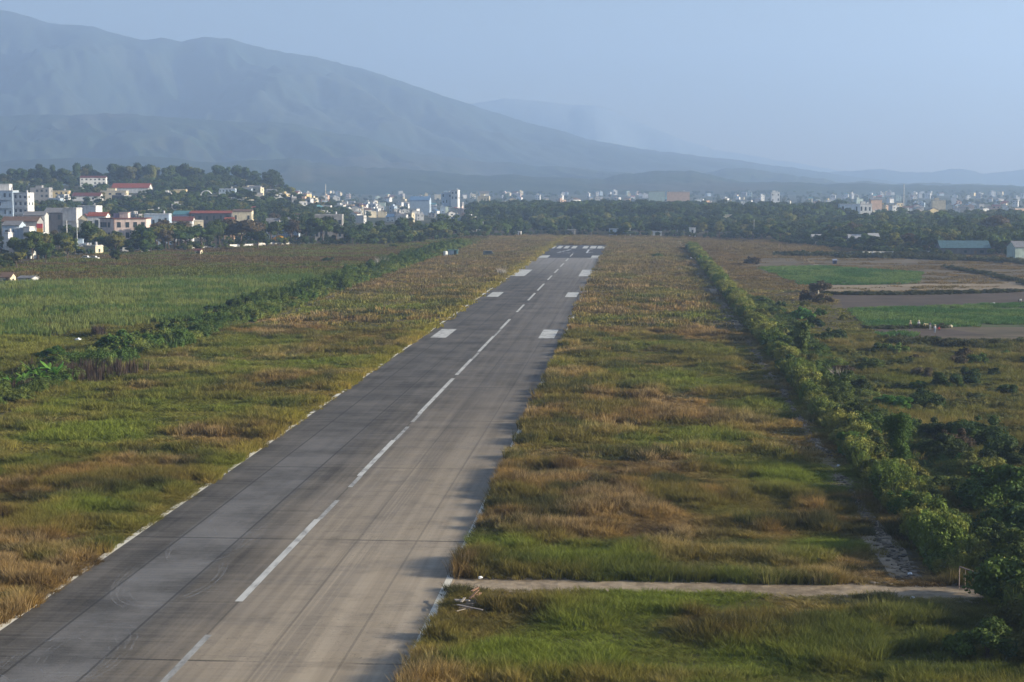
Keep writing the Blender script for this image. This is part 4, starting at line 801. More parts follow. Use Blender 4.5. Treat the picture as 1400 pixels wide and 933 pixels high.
q = random.Random(99)
def free(x, y, rad): return all((x-a)**2+(y-b)**2 > (rad+c_)**2 for a, b, c_ in HOUSES)
def fill(n, pxr, Yr, row, pw=1.0, wr=(6, 12), hr=(5, 11), seed=0):
    q = random.Random(seed); k = 0; tries = 0
    while k < n and tries < n*30:
        tries += 1; px = q.uniform(*pxr); Y = Yr[0]+(Yr[1]-Yr[0])*q.random()**pw; W = q.uniform(*wr); H = q.uniform(*hr)
        a = px-W*FPX/Y/2; b = px+W*FPX/Y/2; x = XZ(px, 266, Y)[0]; gz = float(T(x, Y)); wall = q.choices(list(WALLS), [36, 14, 6, 8, 6, 7, 2, 5, 14, 4])[0]; roof = q.choices(['flat', 'red', 'maroon', 'blue', 'grey', 'teal', 'brown'], [60, 9, 6, 5, 10, 3, 7])[0]; rt = q.uniform(-.45, .45); st = max(1, round(H/3.5))
        if not free(x, Y+5, W*.6): continue
        yt = float(proj(x, Y, gz+H)[1]); house(a, b, yt, Y, st, wall, roof, None, rt, None, 'house', 'house', 'houses of the town', row, gable=q.choice('xy')); k += 1
fill(14, (205, 500), (1150, 1500), 'near town', 1.0, (7, 12), (4, 6.5), 1); fill(70, (330, 520), (1400, 2300), 'mid town', 1.0, (6, 11), (4, 8), 11)
fill(16, (0, 125), (775, 900), 'village', 1.0, (6, 10), (3.0, 4.6), 21); fill(10, (0, 200), (900, 1450), 'near town', 1.0, (7, 12), (4, 7), 2)
fill(80, (480, 720), (1350, 2300), 'mid town', 1.0, (6, 10), (5, 9), 3)
fill(70, (1000, 1410), (1500, 2400), 'mid town', 1.0, (6, 11), (5, 10), 4)
fill(18, (760, 1000), (1750, 2500), 'mid town', 1.0, (8, 14), (8, 13), 5)
fill(85, (400, 1000), (2250, 3700), 'far town', 1.0, (6, 11), (5, 9), 6)
fill(62, (1000, 1410), (2400, 3700), 'far town', 1.0, (6, 12), (5, 10), 7)
q = random.Random(21)
tones = ['dark green', 'mid green', 'olive', 'brownish']
def pick(w_): return q.choices(tones, w_)[0]
used = []
def place_tree(px, Y, h, shape, tone, row, group, gap=4.0, wide=1.0):
    x = XZ(px, 266, Y)[0]
    if not clear(x, Y, 1.0) or any((x-a)**2+(Y-b)**2 < gap*gap for a, b in used): return 0
    used.append((x, Y)); tree(shape, tone, x, Y, h, row, group, wide); return 1
def batch(n, pxr, tr, hr, shapes, wts, row, group, gap=4.5):
    k = 0; t_ = 0
    while k < n and t_ < 60*n:
        t_ += 1; px = q.uniform(*pxr); base_ = float(YF(px)) if tr[1] < 5 else 1.0
        k += place_tree(px, base_*q.uniform(*tr), q.uniform(*hr), q.choice(shapes), pick(wts), row, group, gap, q.uniform(.9, 1.25))
for px, w_ in ((20, 1), (70, 1), (118, 1), (160, 1), (200, 1), (250, 1), (298, 1), (330, 1), (372, 1)): place_tree(px, 1690, q.uniform(22, 25) if px > 90 else 19, 'round', 'dark green', 'hilltop', 'tall trees on the hill', 4, 1.0)
batch(36, (-5, 388), (1640, 1730), (16, 23), ['round', 'tall', 'feathery'], [6, 2, 2, 0], 'hilltop', 'tall trees on the hill', 6)
# village trees by hand: dark rounded ones in front of the houses
for px, y0, h, sh, tn, lab in ((155, 364, 6.5, 'round', 'dark green', 'very dark round tree in the weeds just below the rounded building'), (352, 343, 11, 'spreading', 'dark green', 'big dark tree standing between the pale wall and yellow shelter'), (119, 347, 16, 'round', 'dark green', 'big dark rounded tree covering the left foot of the rounded building'), (60, 366, 10, 'round', 'dark green', 'wide dark tree in front of the white stair tower'), (20, 372, 8, 'spreading', 'olive', 'low olive tree beside the hut at the left edge'), (90, 362, 11, 'feathery', 'olive', 'feathery olive tree below the tall street lamps'), (205, 348, 11, 'feathery', 'mid green', 'green tree hugging the right wall of the rounded building'), (225, 346, 12, 'feathery', 'brownish', 'brownish tree right of the green one by the rounded building')):
    Y = GY(y0); x = XZ(px, 266, Y)[0]; used.append((x, Y)); tree(sh, tn, x, Y, h, '', 'trees in front of the village', 1.0, forced=lab)
batch(36, (200, 480), (1.02, 1.10), (11, 16.5), ['round', 'feathery', 'spreading'], [6, 3, 1.5, 2], 'front row', 'village trees', 5)
batch(30, (0, 200), (1.02, 1.14), (9, 14), ['round', 'feathery'], [6, 3, 1.5, 1], 'front row', 'village trees', 5)
batch(24, (60, 480), (1.13, 1.35), (11, 16), ['round', 'feathery'], [6, 3, 1.2, 1], 'second row', 'village trees', 5)
batch(76, (480, 1415), (1.0, 1.07), (7, 12), ['round', 'spreading', 'feathery'], [7, 4, 1, .5], 'front row', 'trees of the belt beyond the runway', 6)
batch(62, (480, 1415), (1.08, 1.22), (10, 15), ['round', 'feathery'], [7, 4, .8, .4], 'second row', 'trees of the belt beyond the runway', 7)
batch(42, (655, 1415), (1.22, 1.45), (13, 18), ['round', 'feathery'], [7, 4, .7, .3], 'deeper row', 'trees of the belt beyond the runway', 8)
# the rest of the wood reads as one mass
r = np.random.RandomState(5); P_ = []
def wood(n, pxr, Yr, hs, thr=0.0, sc=80, abs_=True):
    px = r.uniform(*pxr, n); Y = r.uniform(*Yr, n) if abs_ else YF(px)*r.uniform(*Yr, n)
    d = _f[None]*FPX+_r[None]*(px-700)[:, None]; x = d[:, 0]/d[:, 1]*Y; k = fbm(x, Y, sc, 77, 3) > thr
    for a, b in zip(x[k], Y[k]): P_.append((a, b, r.uniform(*hs)))
wood(1500, (640, 1440), (1.04, 1.6), (9, 14), abs_=False); wood(330, (480, 640), (1.02, 1.22), (6, 10), abs_=False)
wood(260, (1000, 1440), (1.0, 1.03), (4, 8), abs_=False); wood(160, (480, 1000), (1.0, 1.03), (3, 6), abs_=False)
wood(600, (440, 1440), (1800, 2600), (6, 10), .5)
wood(1000, (-30, 1440), (2500, 3500), (6, 10), .52); wood(1800, (-30, 1440), (3500, 4600), (8, 13), .40)
wood(1100, (200, 480), (1010, 1650), (8, 13), .36); wood(560, (-30, 200), (780, 1600), (7, 12), .34); wood(900, (640, 1160), (1380, 1750), (16, 20.5)); wood(300, (1160, 1440), (1150, 1500), (12, 16))
wood(700, (-40, 400), (1640, 1900), (10, 16)); wood(200, (380, 520), (1500, 2300), (6, 9), .5)
wood(340, (-40, 480), (1.0, 1.12), (2.5, 6), abs_=False)
px = r.uniform(1055, 1300, 110); Yq = YF(px)-r.uniform(20, 34, 110); d = _f[None]*FPX+_r[None]*(px-700)[:, None]; P_ += [(a, b, r.uniform(3.0, 4.6)) for a, b in zip(d[:, 0]/d[:, 1]*Yq, Yq)]
HA = np.array([(a, b, c_) for a, b, c_ in HOUSES]); UA = np.array(used); keep = []
for a, b, h in P_:
    dd = (HA[:, 0]-a)**2+(HA[:, 1]-b)**2
    front = ((np.abs(HA[:, 0]-a*HA[:, 1]/b) < HA[:, 2]+2) & (HA[:, 1] > b) & (HA[:, 1]-b < 55)).any()
    if (dd > (HA[:, 2]+2)**2).all() and not (front and h > 4 and b > 1400) and ((UA[:, 0]-a)**2+(UA[:, 1]-b)**2 > 20).all(): keep.append((a, b, h))
K = np.array(keep); n = len(K); print('WOOD', n)
srcs = [crown_for(s_, i, tn)[1] for s_, i, tn in (('round', 0, 'dark green'), ('round', 1, 'mid green'), ('round', 2, 'dark green'), ('feathery', 0, 'dark green'), ('feathery', 1, 'mid green'), ('round', 1, 'dark green'), ('feathery', 2, 'dark green'), ('round', 0, 'olive'))]
sz = K[:, 2]/11.5
scatter('woodland', 'dense mixed green wood filling the valley between and behind the houses', 'wood', np.stack([K[:, 0], K[:, 1], T(K[:, 0], K[:, 1])-1.6*sz], -1), np.stack([sz*1.15, sz*1.15, sz], -1), np.stack([0*sz, 0*sz, r.rand(n)*6.28], -1), None, r.randint(0, 8, n), srcs)

# ------------------------------------------------------------------ shrubs
def shrub_lobes(s, kind):
    q = random.Random(s)
    if kind == 'mound': return [(q.uniform(-1.3, 1.3), q.uniform(-1.3, 1.3), q.uniform(.5, 1.3), q.uniform(.7, 1.1), .9) for _ in range(6)]+[(0, 0, .7, 1.15, .9)]+[(q.uniform(-1.7, 1.7), q.uniform(-1.7, 1.7), q.uniform(.3, 2.0), q.uniform(.25, .5), 1.0) for _ in range(9)]
    if kind == 'upright': return [(q.uniform(-.7, .7), q.uniform(-.7, .7), z, q.uniform(.8, 1.15), 1.2) for z in np.linspace(.8, 4.6, 8)]
    return [(q.uniform(-1.6, 1.6), q.uniform(-1.6, 1.6), q.uniform(.4, 1.7), q.uniform(.45, .8), .9) for _ in range(11)]
_sh = {}
SH_H = {'mound': 2.2, 'upright': 5.6, 'loose': 2.3}
def shrub_mesh(kind, i, tone, hi):
    k = (kind, i, tone, hi)
    if k not in _sh: _sh[k] = leaf_cloud(shrub_lobes(i*7+len(kind), kind), (6500 if kind != 'upright' else 9000) if hi else 1300, .17 if hi else .42, i+3, TONES[tone], core=.62)
    return _sh[k]
M_stem = M_bark
_st = [MB().tube([(0, 0, -.3), (.1, 0, .5), (.3, .2, 1.1)], [.09, .07, .03], 5).tube([(0, 0, .2), (-.3, .2, 1.0)], [.06, .02], 5).tube([(0, 0, .3), (.1, -.4, 1.0)], [.06, .02], 5).mesh('stem', M_stem)]
PEND2 = []; NEARW = ['nearest', 'second nearest', 'third nearest', 'fourth nearest', 'fifth nearest', 'sixth nearest', 'seventh nearest', 'eighth nearest', 'ninth nearest', 'tenth nearest', 'eleventh nearest', 'twelfth nearest']
def shrub(kind, tone, x, y, h, where=None, group='shrubs', wide=1.0, label=None, rot=None):
    s = serial(); r_ = random.Random(s*3+1); hi = y < 300; i = r_.randrange(3); ro = r_.uniform(0, 6.28)
    if s in SKIP: return
    t = thing('shrub', label, 'shrub', (x, y, -.05), ro, group); t['sn'] = s; sc = h/SH_H[kind]; t.scale = (sc*wide, sc*wide, sc)
    ob('foliage', shrub_mesh(kind, i, tone, hi), t); ob('stem', _st[0], t)
    if label is None: PEND2.append((t, f'{tone} {dict(mound="rounded", upright="upright", loose="loose")[kind]} shrub', where, y))
def hz(y):
    return 'beside the railing' if y < 150 else 'below the tall clipped bush' if y < 182 else 'beside the tall clipped bush' if y < 215 else 'between the two tall bushes' if y < 290 else 'beside the far tall bush' if y < 345 else 'above the far tall bush' if y < 480 else "near the ditch's far end" if y < 720 else 'at the far ditch crossing'
q = random.Random(31)
shrub('upright', 'bright green', *G(1224, 645), 6.6, label='tall dense clipped looking green bush rising out of the hedge at the right', group='tall bushes in the hedge', wide=.95)
shrub('upright', 'mid green', *G(1094, 494), 7.2, label='second tall green bush further up the hedge', group='tall bushes in the hedge', wide=.85)
y = 104.0
while y < 900:
    for off, tn in ((4.1, ['olive', 'yellow green', 'mid green', 'bright green']), (6.6, ['mid green', 'mid green', 'olive'])):
        if y > 420 and off > 5: continue
        if off < 5 and 126 < y < 135: continue
        if off > 5 and 128 < y < 135: continue
        if abs(y-186) < 4 or (abs(y-300) < 5 and off > 5): continue
        hh = q.uniform(1.5, 3.1) if off < 5 else q.uniform(1.5, 3.6)
        shrub(q.choice(['mound', 'mound', 'loose']), q.choice(tn), float(DX(y))+off+q.uniform(-.5, .5)+(1.4 if y < 135 else 0), y+q.uniform(-1, 1), hh, ('in the ditch hedge ' if off < 5 else 'behind the hedge ')+hz(y), 'shrubs of the long ditch hedge', 1.05)
    y += 3.1+y*.0165
k = 0; pts = []
while k < 66:                                   # scrub to the right of the hedge
    px = q.uniform(1010, 1440); py = 395+(900-395)*q.random()**1.3; x, y = G(px, py)
    if x < DX(y)+9 or (127 < y < 136 and x < 33) or y > 480 or (y > 322 and x > 34+(y-322)*.05 and px > 1160+ (py-450)*.3) or any((x-a)**2+(y-b)**2 < 9 for a, b in pts): continue
    dens = float(fbm(np.array([x]), np.array([y]), 22, 83, 2)[0])
    if dens < .42 and x > 42: continue
    pts.append((x, y)); k += 1; shrub(q.choice(['mound', 'loose', 'mound']), q.choices(['dark green', 'mid green', 'bright green', 'olive', 'brownish'], [5, 4, 1.5, 2, 1])[0], x, y, q.uniform(1.4, 3.3) if x < 50 else q.uniform(1.0, 2.0), 'in the scrub '+hz(y), 'scrub right of the hedge', 1.05)
for px, py, h, tn, kd in ((1375, 700, 4.6, 'bright green', 'mound'), (1395, 745, 4.6, 'dark green', 'mound'), (1330, 610, 3.4, 'dark green', 'mound'), (1260, 560, 3, 'dark green', 'mound'), (1392, 640, 3.8, 'dark green', 'loose'), (1400, 830, 4.2, 'mid green', 'mound'), (1392, 790, 3.6, 'mid green', 'mound'), (1120, 400, 3.4, 'brownish', 'loose'), (1105, 412, 3, 'brownish', 'mound'), (1030, 362, 3.2, 'brownish', 'mound'), (1350, 900, 2.6, 'mid green', 'loose'), (1150, 520, 2.6, 'brownish', 'loose'), (1125, 415, 2.8, 'brownish', 'loose')):
    x, y = G(px, py); shrub(kd, tn, x, y, h, 'large, in the scrub '+hz(y), 'large shrubs right of the hedge', 1.1)
# left weeds: shrubs behind the drain
for px, py, h, tn, kd, lab in ((160, 482, 4.0, 'bright green', 'mound', 'round bright green bush in the left weeds above the reeds'), (176, 478, 3.4, 'mid green', 'mound', 'green bush touching the round bright one at the left')):
    shrub(kd, tn, *G(px, py), h, None, 'bushes in the left weeds', 1.1, label=lab)
def lz(y): return 'at the lower left' if y < 260 else 'near the banana plants' if y < 300 else 'near the round bright bush' if y < 360 else 'beside the corn' if y < 500 else "beyond the corn's right end" if y < 640 else 'below the teal shed'
y = 196.0
while y < 930:
    for rr in range(2 if y < 450 else 1):
        x = float(DRAIN(y))-q.uniform(3.5, 9 if y > 420 else 16)-rr*4; shrub(q.choice(['mound', 'loose', 'loose']), q.choices(['mid green', 'dark green', 'olive', 'bright green'], [5, 3, 3, 1])[0], x, y+q.uniform(-2, 2), q.uniform(1.4, 3.0), 'in the left hedge '+lz(y), 'shrubs left of the drain', 1.25)
    y += 7+y*.018
for px, py, h in ((316, 432, 4.2), (338, 426, 3.8), (325, 430, 3.6)): shrub('upright', 'dark green', *G(px, py), h, 'tall, at the corner of the corn', 'dark clump at the corn corner', 1.2)
for i, (px, py) in enumerate(((900, 352), (1120, 350), (1172, 349), (1096, 350), (447, 358), (540, 339), (455, 330))):
    x, y = G(px, py); shrub('mound', q.choice(['dark green', 'mid green']), x, y, q.uniform(2, 3.2), None, 'lone bushes in the far fields', 1.5, label=['dark low bush in the brown grass right of the runway end', 'dark bush below the middle of the white wall', 'dark bush below the white wall, right of another', 'dark bush below the left part of the white wall', 'lone dark bush in the far left field', 'dark bush left of the teal shed', 'dark bush at the far edge of the left fields'][i])
gp = {}
for o, look, where, y in PEND2: gp.setdefault((look, where), []).append((y, o))
for (look, where), L_ in gp.items():
    L_.sort(key=lambda t: t[0])
    for i, (_, o) in enumerate(L_): o['label'] = f'{look} {where}'+('' if len(L_) == 1 else ', '+(NEARW[i] if i < 12 else f'number {i+1} nearest'))
# low leafy growth filling the hedges
M_leafinst = M_inst
def clump(s, hgt, n=420):
    q_ = random.Random(s); lob = [(q_.uniform(-.45, .45), q_.uniform(-.45, .45), z*hgt, q_.uniform(.28, .46), 1.3) for z in (.25, .4, .55, .7, .8)]
    me = leaf_cloud(lob, n, .16, s, M_inst, core=.6); return me
cl_ = [clump(s, 1.1) for s in range(4)]+[tuft(140+s, 60, .5, 1.35, .07, .35) for s in range(2)]
rr = np.random.RandomState(44); X_, Y_, H_, C_ = [], [], [], []
def strip(n, Y0, Y1, x0, x1, h0, h1, ca, cb, pw=1.6, side=None):
    y = Y0+(Y1-Y0)*rr.rand(n)**pw; x = x0(y)+(x1(y)-x0(y))*rr.rand(n); nn = fbm(x, y, 6, 51, 3); h = (h0+(h1-h0)*sstep(.3, .7, nn))*(.8+.4*rr.rand(n)); c = lerp(np.array(ca), np.array(cb), sstep(.35, .65, fbm(x, y, 5, 57, 3)))*(.65+.7*rr.rand(n))[:, None]
    k = (fbm(x, y, 7, 63, 2) > (.30 if pw == 1.61 else .40)) & ((y < 126) | (y > 135) | (x > 31)) & (((x-28.5)/3.5)**2+((y-185)/5)**2 > 1); X_.append(x[k]); Y_.append(y[k]); H_.append(h[k]); C_.append(c[k])
strip(5600, 133, 900, lambda y: DX(y)+2.8, lambda y: DX(y)+5.4, .8, 2.3, (.11, .155, .03), (.23, .23, .05), 1.61)
strip(900, 92, 127, lambda y: DX(y)+5.5, lambda y: DX(y)+9, 1.0, 2.2, (.10, .13, .03), (.2, .2, .05), 1)
strip(2400, 120, 470, lambda y: DX(y)+6.2, lambda y: DX(y)+13, .5, 1.3, (.06, .10, .022), (.12, .15, .035))
strip(1600, 130, 345, lambda y: DX(y)+13, lambda y: DX(y)+34+0*y, .35, .9, (.08, .10, .028), (.17, .16, .045))
strip(5200, 200, 950, lambda y: DRAIN(y)-12-0*y, lambda y: DRAIN(y)-2.2, .9, 2.0, (.07, .12, .025), (.15, .18, .04))
strip(2200, 420, 950, lambda y: DRAIN(y)-15, lambda y: DRAIN(y)-5, 1.0, 2.8, (.05, .09, .02), (.10, .14, .03), 1.2)
for pl, n_, wd_, h0_, h1_ in (([(1150, 352), (1240, 353), (1330, 357), (1440, 363)], 260, 7, .8, 2.2), ([(1120, 402.5), (1200, 403.5), (1300, 402), (1440, 398)], 200, 1.5, .4, 1.0), ([(1185, 450), (1300, 448)], 60, .8, .3, .7), ([(1060, 349.5), (1150, 350.5), (1290, 350)], 200, 5, .6, 1.8), ([(1215, 470), (1300, 473), (1440, 474)], 160, 4, .5, 1.4), ([(1290, 366), (1350, 376), (1400, 388), (1440, 396)], 140, 2, .4, 1.2)):
    q0 = [G(*p) for p in pl]; u = rr.rand(n_)*(len(q0)-1); i0 = np.minimum(u.astype(int), len(q0)-2); fr = u-i0; q0 = np.array(q0); pt = q0[i0]*(1-fr[:, None])+q0[i0+1]*fr[:, None]
    X_.append(pt[:, 0]+rr.normal(size=n_)*wd_*.3); Y_.append(pt[:, 1]+rr.normal(size=n_)*wd_*.6); H_.append(rr.uniform(h0_, h1_, n_)); C_.append(np.array([(.06, .065, .025)])*(.6+.9*rr.rand(n_))[:, None])
x = np.concatenate(X_); y = np.concatenate(Y_); h = np.concatenate(H_); c = np.concatenate(C_); n = len(x); sc_ = (1.0+y/500.)
scatter('undergrowth', 'leafy green weeds and young growth filling the ditch hedge, scrub and left hedge', 'undergrowth', np.stack([x, y, 0*x-.1], -1), np.stack([sc_*1.15, sc_*1.15, h], -1), np.stack([rr.normal(size=n)*.12, rr.normal(size=n)*.12, rr.rand(n)*6.28], -1), c, rr.randint(0, 6, n), cl_)
# pale feathery grass clumps
M_plume = leafmat('plume_grass', (.40, .36, .30), (.58, .54, .46)); 
def plume(px, py, h, lab):
    serial(); x, y = G(px, py); t = thing('plume_grass', lab, 'grass clump', (x, y, 0), 0, 'pale plume grass clumps'); me = tuft(81, 90, h*.45, h, .16, .6); me = me.copy(); me.materials.clear(); me.materials.append(M_plume); ob('plumes', me, t)
    me2 = tuft(82, 70, h*.5, h*.6, .18, .4).copy(); me2.materials.clear(); me2.materials.append(TONES['olive']); ob('leaves', me2, t)
plume(686, 377, 3.0, 'pale feathery grass clump beside the left runway edge, near the far end'); plume(524, 367, 4.6, 'whitish feathery grass clump at the left hedge, left one of two'); plume(515, 367, 4.0, 'small whitish grass clump touching the left hedge plume'); plume(1150, 526, 2.6, 'whitish dry flowering clump in the scrub right of the hedge')
# dark dry reeds
M_reed = leafmat('dry_reeds', (.05, .035, .028), (.10, .07, .05))
rr = np.random.RandomState(9); pp = []; 
for px, py, n, sx_, sy_ in ((95, 522, 85, 5, 5), (128, 512, 60, 6, 6), (60, 512, 30, 4, 6), (12, 540, 25, 4, 5), (135, 462, 30, 1.2, 2), (325, 425, 40, 2, 3)):
    x, y = G(px, py); pp.append(np.stack([x+rr.normal(size=n)*sx_*.6, y+rr.normal(size=n)*sy_*.6, np.zeros(n)], -1))
pp = np.concatenate(pp); n = len(pp); ts = []
for s in range(3):
    me = tuft(90+s, 26, .45, 1.0, .09, .18); me.materials.clear(); me.materials.append(M_reed); ts.append(me)
scatter('dry_reeds', 'dark dry reed stems standing behind the banana plants', 'reeds', pp, np.stack([np.ones(n), np.ones(n), 1.7+1.3*rr.rand(n)], -1), np.stack([0*pp[:, 0], 0*pp[:, 0], rr.rand(n)*6.28], -1), None, rr.randint(0, 3, n), ts)
# banana plants
M_ban = leafmat('banana_leaves', (.10, .22, .03), (.16, .30, .05), trans=.35)
def banana(px, py, h, lab):
    s = serial(); x, y = G(px, py); q = random.Random(s); t = thing('banana_plant', lab, 'banana plant', (x, y, 0), q.uniform(0, 6.28), 'banana plants'); MB().tube([(0, 0, -.2), (.05, 0, h*.3), (0, .05, h*.55)], [.16, .13, .08], 8).build('stem', paint((.16, .20, .07), name='stem'), t, True)
    for k in range(8):
        a = 6.28*k/8+q.uniform(-.3, .3); L_ = h*q.uniform(.5, .7); up = q.uniform(.5, 1.4); v = []; f = []
        for i in range(9):
            u = i/8; rd = L_*u*math.cos(up*(1-u)*.9)*.8; z = h*.5+L_*(math.sin(up)*u-.55*u*u*(1.6-up)); wd = .36*math.sin(math.pi*(u*.9+.06))**.7
            cx, cy_ = rd*math.cos(a), rd*math.sin(a); nx, ny = -math.sin(a), math.cos(a)
            v += [(cx-nx*wd, cy_-ny*wd, z-.08), (cx, cy_, z), (cx+nx*wd, cy_+ny*wd, z-.08)]
        for i in range(8): b = i*3; f += [(b, b+1, b+4, b+3), (b+1, b+2, b+5, b+4)]
        ob('leaf', mesh_from('leaf', v, f, M_ban), t)
for px, py, h, lab in ((20, 540, 3.2, 'leftmost small banana plant above the weeds'), (34, 535, 3.4, 'banana plant second from left in the clump'), (46, 528, 4.0, 'tall bright banana plant on the left half of the clump'), (57, 530, 3.2, 'low banana plant in the middle of the clump'), (67, 524, 4.2, 'tallest banana plant with upright leaf'), (77, 527, 3.4, 'banana plant second from right in front of the reeds'), (86, 522, 3.0, 'rightmost banana plant touching the reeds')): banana(px, py, h, lab)
# ------------------------------------------------------------------ walls, railing, sheds
cw = paint((.58, .57, .53), .25, .7, name='concrete')
def longwall(pxa, pya, pxb, pyb, h, lab, name='wall', mat=None, cat='wall', posts=0):
    serial(); a = Vector((*G(pxa, pya), 0)); b = Vector((*G(pxb, pyb), 0)); gz = float(T(a.x, a.y)); L_ = (b-a).length; t = thing(name, lab, cat, (a.x, a.y, gz), math.atan2(b.y-a.y, b.x-a.x))
    MB().box(0, L_, -.12, .12, -.3, h).build('panel', mat or cw, t)
    MB().box(-.05, L_+.05, -.18, .18, h+.002, h+.12).build('coping', mat or cw, t)
    for i in range(posts): u = L_*i/(posts-1); ob('post', boxmesh('post', .35, .35, h+.3, mat or cw), t, (u, -.26, 0))
longwall(1058, 347.5, 1165, 348.5, 1.0, 'low pale concrete wall across the far right fields, left half', posts=8)
longwall(1167, 348.8, 1285, 347.5, 1.4, 'long white wall across the far right fields, right half', mat=paint((.72, .71, .68), .15, .7, name='whitewash'), posts=10)
longwall(262, 341.5, 300, 340.5, 1.3, 'pale roadside wall left part under the grove', posts=5); longwall(314, 339, 345, 338, 1.6, 'bright pale roadside wall left of the big dark tree', mat=paint((.72, .71, .68), .15, .7, name='whitewash'), posts=4)
longwall(352, 336.5, 398, 334.5, 1.5, 'pale wall below the yellow shelter', posts=5)
def teal_shed():
    serial(); x, y = G(619, 350); t = thing('guard_shed', 'small teal metal shed in the grass left of the runway end', 'shed', (x, y, 0), .0); s = y/FPX; W = 13*s; H = 7.5*s; D = 3
    tm = paint((.12, .26, .27), .2, 1, name='sheet'); gm = paint((.38, .48, .54), .2, 1, name='sheet')
    MB().box(-W/2, W*.12, 0, D, 0, H).build('side_wall', gm, t); MB().box(W*.122, W/2, 0.1, D, 0, H).build('back_wall', paint((.04, .09, .10), name='sheet'), t); MB().box(W*.36, W/2+.1, -.3, .098, 0, H-.002).build('door_panel', tm, t); MB().box(-W/2-.2, W/2+.3, -.4, D+.2, H+.002, H+.25).build('roof', tm, t)
    x2, y2 = G(609, 350.5); w2 = thing('water_drum', 'white drum standing left of the small teal shed', 'drum', (x2, y2, 0)); MB().tube([(0, 0, 0), (0, 0, 2.2)], 1.0, 12).build('barrel', paint((.7, .7, .66), name='drum'), w2); MB().tube([(0, 0, 2.2), (0, 0, 2.45)], [1.0, .45], 12).build('lid', paint((.6, .6, .58), name='drum'), w2)
teal_shed()
def railing():
    serial(); x, y = G(1311, 805); t = thing('railing', 'rusty metal railing where the dirt path meets the hedge', 'railing', (x, y, 0), -.55); m = paint((.30, .24, .22), .3, 3, name='rust'); L_ = 4.4
    MB().tube([(0, 0, 1.75), (L_, 0, .75)], .05, 6).build('top_rail', m, t); MB().tube([(0, 0, .18), (L_, 0, .18)], .035, 6).build('bottom_rail', m, t)
    for i in range(10): u = L_*i/9; MB().tube([(u, 0, -.1), (u, 0, 1.75-1.0*i/9-.05)], .045 if i % 9 == 0 else .022, 5).build('bar', m, t)
railing()
def tent():
    serial(); x, y = G(1141.5, 361); t = thing('field_hut', 'tiny dark blue hut standing alone in the bare far field', 'hut', (x, y, 0)); s = y/FPX; W = 5*s; H = 6*s
    MB().box(-W/2, W/2, 0, 2, 0, H*.75).build('wall', paint((.07, .09, .20), name='sheet'), t); MB().gable(-W/2-.2, W/2+.2, -.3, 2.3, H*.75, H*.25).build('roof', paint((.28, .32, .42), name='sheet'), t); MB().box(-.35, .35, -.05, .02, 0, 1.6).build('door', paint((.03, .03, .05), name='sheet'), t)
tent()
# ------------------------------------------------------------------ lamps, poles, mast
def lamp(px, py, ptop, Y, double, lab):
    serial(); x, zt = XZ(px, ptop, Y); gz = float(T(x, Y)); H = zt-gz; t = thing('street_lamp', lab, 'street lamp', (x, Y, gz), 0, 'street lamps of the village road'); m = paint((.50, .52, .52), .1, 1, .5, 'steel')
    MB().tube([(0, 0, -.3), (0, 0, H*.5), (0, 0, H-.3)], [.26, .2, .13], 8).build('pole', m, t)
    for s_ in ((-1, 1) if double else (1,)):
        MB().tube([(0, 0, H-.5), (s_*.8, 0, H-.05), (s_*2.0, 0, H+.05)], .08, 6).build('arm', m, t); MB().box(s_*2.45-.5, s_*2.45+.5, -.2, .2, H-.07, H+.12).build('lamp_head', paint((.75, .76, .76), .05, 1, name='lamp'), t)
lamp(80.5, 345, 318, 800, True, 'lower double armed street lamp left of the big white pole'); lamp(132, 340, 315, 830, True, 'double armed street lamp in front of the rounded building'); lamp(105, 345, 305, 790, False, 'tall pale street lamp with single arm left of the rounded building')
def pole(px, ptop, Y, rad, lab, name='utility_pole', cat='pole'):
    serial(); x, zt = XZ(px, ptop, Y); gz = float(T(x, Y)); H = zt-gz; t = thing(name, lab, cat, (x, Y, gz)); MB().tube([(0, 0, -.3), (0, 0, H)], [rad, rad*.7], 8).build('shaft', paint((.52, .52, .50), .15, 1, name='concrete'), t); MB().box(-1.1, 1.1, -.08, .08, H-.9, H-.75).build('crossarm', paint((.3, .28, .26), name='steel'), t)
pole(91, 302, 800, .32, 'thick white pole standing left of the tall street lamp'); pole(445, 252, 1600, .5, 'thin mast rising above the town roofs left of centre', 'mast', 'mast'); pole(1236, 252, 1900, .6, 'dark thin mast above the right part of the town', 'mast', 'mast'); pole(652, 0+262, 1800, .3, 'pale pole by the cream building left of the dense trees')
pole(926, 314, 1120, .16, 'short pale pole where the ditch meets the trees'); pole(1031, 300, 1080, .18, 'slim pole in the trees right of the ditch end')
